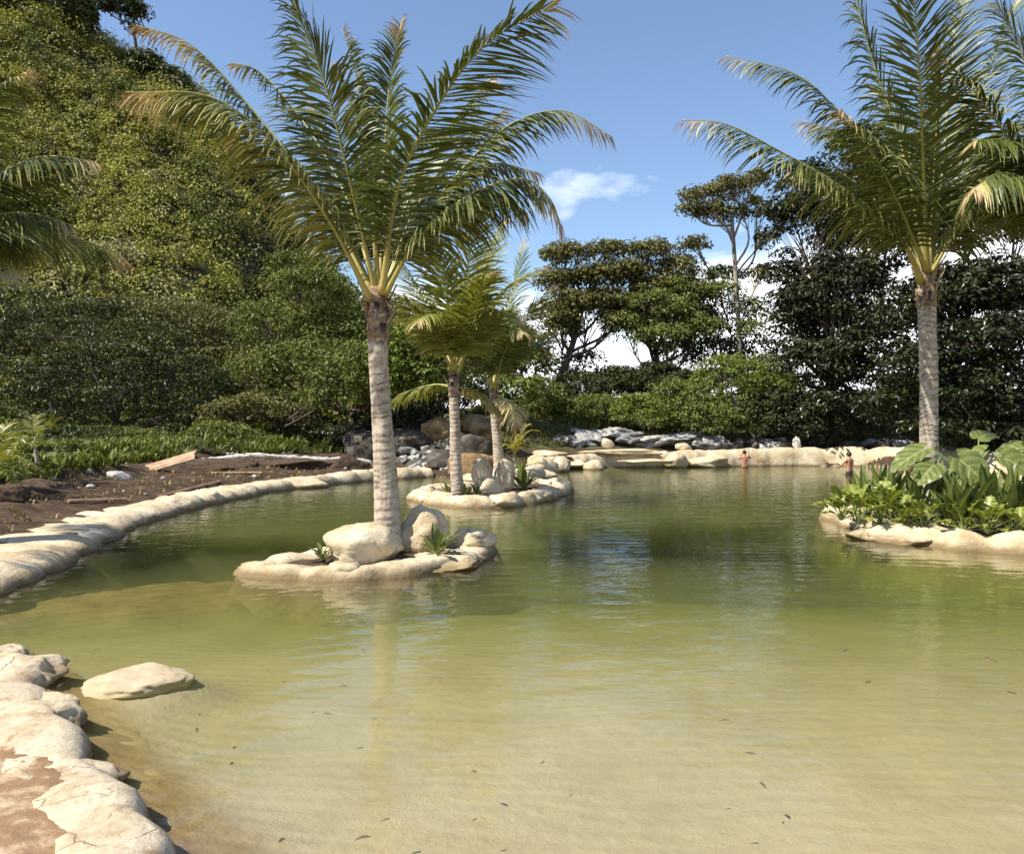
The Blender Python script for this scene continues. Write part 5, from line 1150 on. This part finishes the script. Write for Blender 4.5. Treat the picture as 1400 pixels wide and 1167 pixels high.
# ------------------------------------------------------------------ broad leaved plants
def blade(attach, tipdir, normal, Ln, Wd, shape, bend=0.5, fold=0.25, wave=0.02, seed=0):
    """leaf blade grid starting at attach, running along tipdir"""
    nu = {'heart': 61, 'lance': 9, 'lobed': 34}[shape]; nv = 7 if shape != 'heart' else 17
    u = np.linspace(0, 1, nu); v = np.linspace(-1, 1, nv)
    if shape == 'heart': wv = np.interp(u, [0, .06, .16, .32, .5, .7, .88, 1], [.30, .72, .95, 1, .88, .60, .26, 0.01])
    elif shape == 'lance': wv = np.sin(np.pi * np.clip(u, 0.04, 0.99) ** 0.8) ** 0.8 + 0.02
    else: wv = np.interp(u, [0, .1, .35, .7, 1], [.35, .85, 1, .7, .05]) * (0.30 + 0.70 * np.abs(np.sin(np.pi * 5.5 * u + 0.5)) ** 0.7)
    t = np.array(Vector(tipdir).normalized()); n = np.array(Vector(normal)); n = n - t * np.dot(t, n); n = n / np.linalg.norm(n); s = np.cross(t, n)
    ang = bend * u ** 1.3; step = Ln / (nu - 1)
    T = t[None] * np.cos(ang)[:, None] - n[None] * np.sin(ang)[:, None]; Nn = n[None] * np.cos(ang)[:, None] + t[None] * np.sin(ang)[:, None]
    C = np.array(attach)[None] + np.vstack([[0, 0, 0], np.cumsum(T[:-1] * step, 0)])
    r = np.random.RandomState(seed); ph = r.uniform(0, 6)
    hw = wv * Wd / 2
    V = C[:, None, :] + s[None, None] * (v[None, :] * hw[:, None])[:, :, None] + Nn[:, None, :] * (fold * np.abs(v)[None, :] * hw[:, None] + wave * np.sin(u * 22 + ph)[:, None] * (v ** 2)[None, :])[:, :, None]
    if shape == 'heart':   # raised side veins
        V += Nn[:, None, :] * (0.012 * np.abs(np.sin(np.pi * 5 * (u[:, None] - 0.35 * np.abs(v)[None, :]))) * (np.abs(v) > 0.1)[None, :])[:, :, None]
    if shape == 'heart':   # basal lobes run back past the stalk
        back = np.interp(u, [0, .3], [1, 0]); V -= T[:, None, :] * (back[:, None] * (np.abs(v) ** 1.2)[None, :] * Ln * 0.24)[:, :, None]
    if shape == 'lobed':
        V += T[:, None, :] * ((np.abs(v) ** 1.5)[None, :] * Ln * 0.16 * (1 - u)[:, None])[:, :, None]
    i = np.arange(nu - 1)[:, None] * nv; j = np.arange(nv - 1)[None, :]
    return V.reshape(-1, 3), np.stack([i + j, i + j + 1, i + nv + j + 1, i + nv + j], -1).reshape(-1, 4), C
def stalk(m, a, b, r0, r1, sag=0.0):
    mid = (np.array(a) + np.array(b)) / 2 + np.array([0, 0, sag]); V, Q, Tt = tube(spline([a, mid, b], 7), np.linspace(r0, r1, 7), 6); m.add(V, Q, Tt)
def plant_leafy(name, label, base, shape, mat, leaves, group=None, stem_r=0.012):
    """leaves: list of (attach point, tip dir, normal, length, width, bend)"""
    t = thing(name, label, 'plant', base, group)
    m = MB()
    for k, (a, td, nn, L_, W_, bd) in enumerate(leaves):
        stalk(m, base, a, stem_r, stem_r * 0.6, 0.03)
        V, Q, C = blade(a, td, nn, L_, W_, shape, bd, fold={'heart': .18, 'lance': .35, 'lobed': .2}[shape], wave=0.012, seed=k)
        nu_ = len(C); nv_ = len(V) // nu_; uu = np.repeat(np.linspace(0, 1, nu_), nv_); vv = np.abs(np.tile(np.linspace(-1, 1, nv_), nu_))
        rib = np.clip(1 - vv / 0.10, 0, 1)
        if shape == 'heart': rib = np.maximum(rib, np.clip(1 - np.abs((((uu - 0.35 * vv) * 5 + 0.5) % 1.0) - 0.5) / 0.20, 0, 1) * 0.7)
        wmesh('leaf', V, Q, mat, t, smooth=True, attrs={'rib': rib})
    m.build('stem', M_stem, t, smooth=True)
    return t
def rosette(name, label, base, shape, mat, n, L_, W_, seed, el=(25, 80), stalkf=0.3, bend=(0.3, 0.8), group=None):
    r = random.Random(seed); lv = []; b = Vector(base)
    for k in range(n):
        a = k * 2.39996 + r.uniform(-.35, .35); e = R(el[0] + (el[1] - el[0]) * ((k + 0.5) / n) ** 0.8 + r.uniform(-6, 6))
        d = Vector((math.cos(a) * math.cos(e), math.sin(a) * math.cos(e), math.sin(e))); nn = Vector((-math.cos(a) * math.sin(e), -math.sin(a) * math.sin(e), math.cos(e)))
        s = r.uniform(0.75, 1.15)
        lv.append((b + d * L_ * stalkf * s, d, nn, L_ * s, W_ * s, r.uniform(*bend)))
    return plant_leafy(name, label, base, shape, mat, lv, group)

# elephant ears on the right island: (px, py of stalk top, depth, tip direction, normal, length, width)
def ears(label, bx, by, bz, lst, seed):
    lv = []
    for px, py, d, td, nn, L_, W_ in lst: lv.append((at(px, py, d), td, nn, L_, W_, 0.35))
    plant_leafy('elephant_ear_plant', label, (bx, by, bz), 'heart', M_elephant, lv, None, 0.022)
ears('elephant ear plant with the largest pale heart shaped leaf, right of the palm trunk', *at(1335, 700, 15.0),
     [(1312, 628, 14.5, (0.55, -0.35, -0.62), (-.25, -.75, .62), 0.72, 0.62), (1345, 618, 15.3, (-.3, .3, -.25), (-.1, -.5, .85), 0.55, 0.5), (1338, 600, 15.6, (0.6, 0.3, 0.25), (-.2, -.55, .8), 0.5, 0.42), (1318, 640, 15.6, (-.8, .2, -.5), (-.5, -.3, .8), 0.5, 0.42), (1360, 640, 15.2, (.7, .3, -.4), (.2, -.4, .85), 0.5, 0.45)], 1)
ears('elephant ear plant with two dark ribbed leaves left of the palm trunk', *at(1258, 705, 15.2),
     [(1262, 615, 14.9, (-.85, -.15, -.42), (-.35, -.45, .8), 0.80, 0.50), (1276, 636, 14.6, (-.72, -.35, -.55), (-.2, -.75, .65), 0.58, 0.50), (1285, 625, 15.4, (.75, .1, -.35), (.3, -.35, .85), 0.45, 0.40), (1240, 640, 15.8, (-.6, .5, -.3), (-.2, -.3, .9), 0.5, 0.42)], 2)
ears('elephant ear plant spreading broad lit leaves at the outer end of the island', *at(1400, 705, 14.8),
     [(1372, 626, 14.4, (0.80, -.25, -.45), (-.05, -.72, .7), 0.72, 0.58), (1400, 612, 15.2, (-.75, .2, -.15), (-.2, -.5, .85), 0.55, 0.46), (1410, 640, 14.6, (.6, -.4, -.5), (.2, -.6, .75), 0.6, 0.5), (1425, 615, 15.0, (.8, .1, -.3), (.3, -.4, .85), 0.6, 0.5)], 3)
for k, (lab, px, py, d, n, L_) in enumerate((('sword leaved plant in the second row near the tapered end', 1204, 692, 15.6, 12, 0.66), ('sword leaved plant at the rim before the largest elephant ear leaf', 1300, 704, 13.9, 12, 0.55), ('sword leaved plant in the second row under the outer elephant ears', 1402, 706, 14.2, 13, 0.68), ('upright sword leaved plant close to the palm trunk', 1288, 704, 14.9, 12, 0.66), ('sword leaved plant with broad pale blades between two lobed plants', 1218, 700, 15.0, 12, 0.6), ('tall sword leaved plant leaning out under the lit elephant ears', 1350, 708, 14.3, 12, 0.7), ('broad sword leaved plant at the tapered end of the elephant ear island', 1185, 692, 15.6, 10, 0.62),
        ('broad sword leaved plant before the ribbed elephant ears', 1252, 700, 14.6, 12, 0.58),
        ('tall sword leaved plant with upright pale leaves before the largest elephant ear leaf', 1318, 708, 14.0, 14, 0.62),
        ('dark sword leaved plant under the outermost elephant ear leaves', 1380, 712, 13.8, 13, 0.66),
        ('half hidden sword leaved plant between palm trunk and elephant ears', 1222, 690, 16.2, 10, 0.55), ('sword leaved plant beyond the outermost elephant ears', 1440, 712, 13.6, 12, 0.62))):
    p = at(px, py, d); rosette('sword_leaf_plant', lab, (p.x, p.y, 0.2), 'lance', M_broad, n + 4, L_ * 1.15, 0.16, 700 + k, (35, 85), 0.45, (0.05, 0.5))
for k, (lab, px, d, n, L_) in enumerate((('lobed leaf plant trailing over the tapered end of the elephant ear island', 1150, 15.4, 9, 0.30), ('glossy lobed leaf plant with the deepest cut drooping leaves', 1172, 14.9, 10, 0.36), ('bright yellow green lobed leaf plant', 1203, 14.5, 12, 0.36),
        ('pale lobed leaf plant beside the bright yellow green one', 1232, 14.2, 10, 0.30), ('small lobed leaf plant before the sword leaves', 1262, 13.9, 10, 0.28), ('bushy lobed leaf plant next to the dark gap in the planting', 1318, 13.55, 10, 0.26), ('star shaped bright lobed leaf plant at the rim', 1350, 13.4, 12, 0.28), ('tiny bright lobed leaf plant at the outer rim', 1394, 13.2, 10, 0.24))):
    x = (px - CX) / F * d; rosette('lobed_leaf_plant', lab, (x, d, 0.22), 'lobed', M_lobed, n + 5, L_ * 1.12, L_ * 0.95, 720 + k, (12, 80), 1.0, (0.6, 1.3))
# plants on the pointed and oval islands
for lab, px, py, d, n, L_, shp, mt, W_ in (('leafy green plant beside the boulder on the pointed island', 597, 757, 11.75, 16, 0.34, 'lance', M_broad, 0.10),
        ('low green plant in front of the big cream boulder', 440, 771, 11.3, 10, 0.22, 'lance', M_broad, 0.075),
        ('small upright plant half hidden behind the big cream boulder', 506, 735, 12.3, 7, 0.30, 'lance', M_broad, 0.07),
        ('leafy green plant at the end of the oval island', 716, 672, 23.6, 18, 0.55, 'lance', M_broad, 0.13),
        ('tall yellowish plant rising among the leaves of the oval island', 713, 668, 24.0, 9, 0.75, 'lance', M_lobed, 0.07),
        ('dark spiky plant before the pale boulders of the oval island', 652, 682, 21.6, 12, 0.34, 'lance', M_lf_dark, 0.06),
        ('low green plant at the foot of the second palm', 636, 680, 21.9, 9, 0.28, 'lance', M_broad, 0.08),
        ('small green plant behind the tan rock by the second palm', 612, 674, 22.3, 9, 0.32, 'lance', M_broad, 0.08)):
    p = at(px, py, d); rosette('leafy_plant', lab, (p.x, p.y, 0.13), shp, mt, n, L_, W_, int(px), (15, 78) if 'tall' not in lab else (65, 88), 0.35, (0.2, 0.9))

# ------------------------------------------------------------------ bathers
def person(label, loc, yaw, joints, seed, hairback=True):
    t = thing('person', label, 'person', loc); t.rotation_euler = (0, 0, yaw)
    names = list(joints['pts'].keys()); idx = {n: i for i, n in enumerate(names)}
    me = bpy.data.meshes.new('body'); me.from_pydata([joints['pts'][n][0] for n in names], [(idx[a], idx[b]) for a, b in joints['edges']], [])
    o = bpy.data.objects.new('body', me); COL.objects.link(o); o.parent = t
    md = o.modifiers.new('skin', 'SKIN'); md.use_smooth_shade = True
    for n in names:
        sv = me.skin_vertices[0].data[idx[n]]; rr = joints['pts'][n][1]
        sv.radius = rr if isinstance(rr, tuple) else (rr, rr); sv.use_root = (n == 'pelvis')
    ss = o.modifiers.new('sub', 'SUBSURF'); ss.levels = 2; ss.render_levels = 2
    me.materials.append(M_skin)
    h = joints['pts']['head'][0]
    hm = rock_mesh('hair', M_hair, seed, 3, rough=0.06, cuts=0, fine=0.04); ho = bpy.data.objects.new('hair', hm); COL.objects.link(ho); ho.parent = t
    ho.location = (h[0], h[1] - 0.012, h[2] + 0.035); ho.scale = (0.098, 0.112, 0.105)
    # trunks
    C = np.array([(0, 0, z) for z in (0.62, 0.75, 0.86, 0.93, 0.96)]); V, Q, Tt = tube(C, [0.17, 0.185, 0.178, 0.165, 0.16], 16); V[:, 1] *= 0.72
    so = bpy.data.objects.new('swim_shorts', mesh_np('swim_shorts', V, [Q, Tt], M_shorts, smooth=True)); COL.objects.link(so); so.parent = t
    return t
def joints(arms):
    P = {'pelvis': ((0, 0, 0.92), (0.15, 0.105)), 'waist': ((0, 0.0, 1.08), (0.135, 0.095)), 'chest': ((0, 0.0, 1.27), (0.165, 0.11)), 'upper': ((0, -0.01, 1.41), (0.12, 0.085)), 'neck': ((0, 0.005, 1.51), 0.055), 'head': ((0, 0.02, 1.64), (0.078, 0.092)), 'crown': ((0, 0.015, 1.73), (0.055, 0.065)),
         'face': ((0, 0.085, 1.60), (0.03, 0.03))}
    E = [('pelvis', 'waist'), ('waist', 'chest'), ('chest', 'upper'), ('upper', 'neck'), ('neck', 'head'), ('head', 'crown'), ('head', 'face')]
    for s, n in ((-1, 'l'), (1, 'r')):
        P['hip' + n] = ((s * 0.095, 0, 0.84), 0.092); P['knee' + n] = ((s * 0.11, 0.02, 0.47), 0.058); P['ank' + n] = ((s * 0.12, -0.01, 0.09), 0.04); P['toe' + n] = ((s * 0.13, 0.14, 0.035), 0.035)
        E += [('pelvis', 'hip' + n), ('hip' + n, 'knee' + n), ('knee' + n, 'ank' + n), ('ank' + n, 'toe' + n)]
        sh, el, wr, hn = arms[n]
        P['sh' + n] = (sh, 0.062); P['el' + n] = (el, 0.043); P['wr' + n] = (wr, 0.03); P['hand' + n] = (hn, (0.036, 0.022))
        E += [('upper', 'sh' + n), ('sh' + n, 'el' + n), ('el' + n, 'wr' + n), ('wr' + n, 'hand' + n)]
        d = (Vector(hn) - Vector(wr)).normalized(); sd = d.cross(Vector((0, 1, 0.2))).normalized()
        for q in range(4):
            f0 = Vector(hn) + sd * (q - 1.5) * 0.017; P['f%d%s' % (q, n)] = (tuple(f0 + d * (0.065 - 0.008 * abs(q - 1.4)) + Vector((0, 0.015, -0.01))), 0.009)
            E.append(('hand' + n, 'f%d%s' % (q, n)))
        P['th' + n] = (tuple(Vector(wr) + d * 0.03 + Vector((-s * 0.045, 0.02, 0))), 0.011); E.append(('wr' + n, 'th' + n))
    return dict(pts=P, edges=E)
D1 = 40.0; x1 = (1018 - CX) / F * D1
person('bare backed bather in dark shorts raising a hand to his head by the far rim', (x1, D1, -0.92), 0.0, joints({
    'l': ((-0.185, -0.01, 1.43), (-0.33, 0.06, 1.30), (-0.17, 0.12, 1.52), (-0.09, 0.13, 1.58)), 'r': ((0.185, -0.01, 1.43), (0.33, 0.08, 1.36), (0.27, 0.18, 1.50), (0.255, 0.205, 1.55))}), 801)
m = MB(); C = spline([(x1 + 0.27, D1 + 0.21, -1.2), (x1 + 0.262, D1 + 0.205, 0.2), (x1 + 0.25, D1 + 0.20, 0.95)], 8); V, Q, Tt = tube(C, 0.018, 8); m.add(V, Q, Tt)
o = m.build('wooden_pole', M_wood, None, (x1 + 0.27, D1 + 0.2, -1.2), smooth=True); prop(o, 'thin upright wooden pole held by the bather near the far rim', 'pole')
D2 = 34.0; x2 = (1161 - CX) / F * D2
person('bare backed bather bending an arm forward in the shade near the elephant ear island', (x2, D2, -0.82), 0.45, joints({
    'l': ((-0.185, 0.0, 1.42), (-0.27, 0.14, 1.20), (-0.20, 0.36, 1.10), (-0.17, 0.44, 1.08)), 'r': ((0.185, 0.0, 1.42), (0.25, 0.06, 1.15), (0.22, 0.22, 0.98), (0.21, 0.29, 0.95))}), 802)

# ------------------------------------------------------------------ litter on and under the water
def leaf_mesh(seed):
    r = np.random.RandomState(seed); V, Q, C = blade((0, 0, 0), (1, 0, 0), (0, 0, 1), 0.075, 0.024, 'lance', 0.5, 0.35, 0.002, seed)
    V[:, 2] -= V[:, 2].min() - 0.001
    return mesh_np('floating_leaf', V, Q, M_dead, smooth=True)
LM = [leaf_mesh(s) for s in (1, 2, 3)]
r = random.Random(3)
for px, py, s in ((382, 1157, 1), (507, 1149, 1.1), (652, 1060, .9), (533, 1122, .7), (653, 1121, .5), (442, 979, .9), (465, 940, .8), (270, 998, .8), (272, 980, .7), (386, 935, .7), (494, 890, .6), (998, 988, 1.0), (1038, 1072, .9), (1008, 936, .7), (745, 1043, .5), (1070, 1128, .5), (1160, 890, 1.2), (1345, 902, 1.6), (1000, 1108, .5)):
    p = onz(px, py, 0.0); o = bpy.data.objects.new('floating_leaf', LM[int(px) % 3]); COL.objects.link(o); o.location = (p.x, p.y, 0.003); o.rotation_euler = (0, 0, r.uniform(0, 6)); o.scale = (s, s, s)
    prop(o, 'small brown dead leaf floating on the shallow water', 'leaf', 'dead leaves floating on the pond')
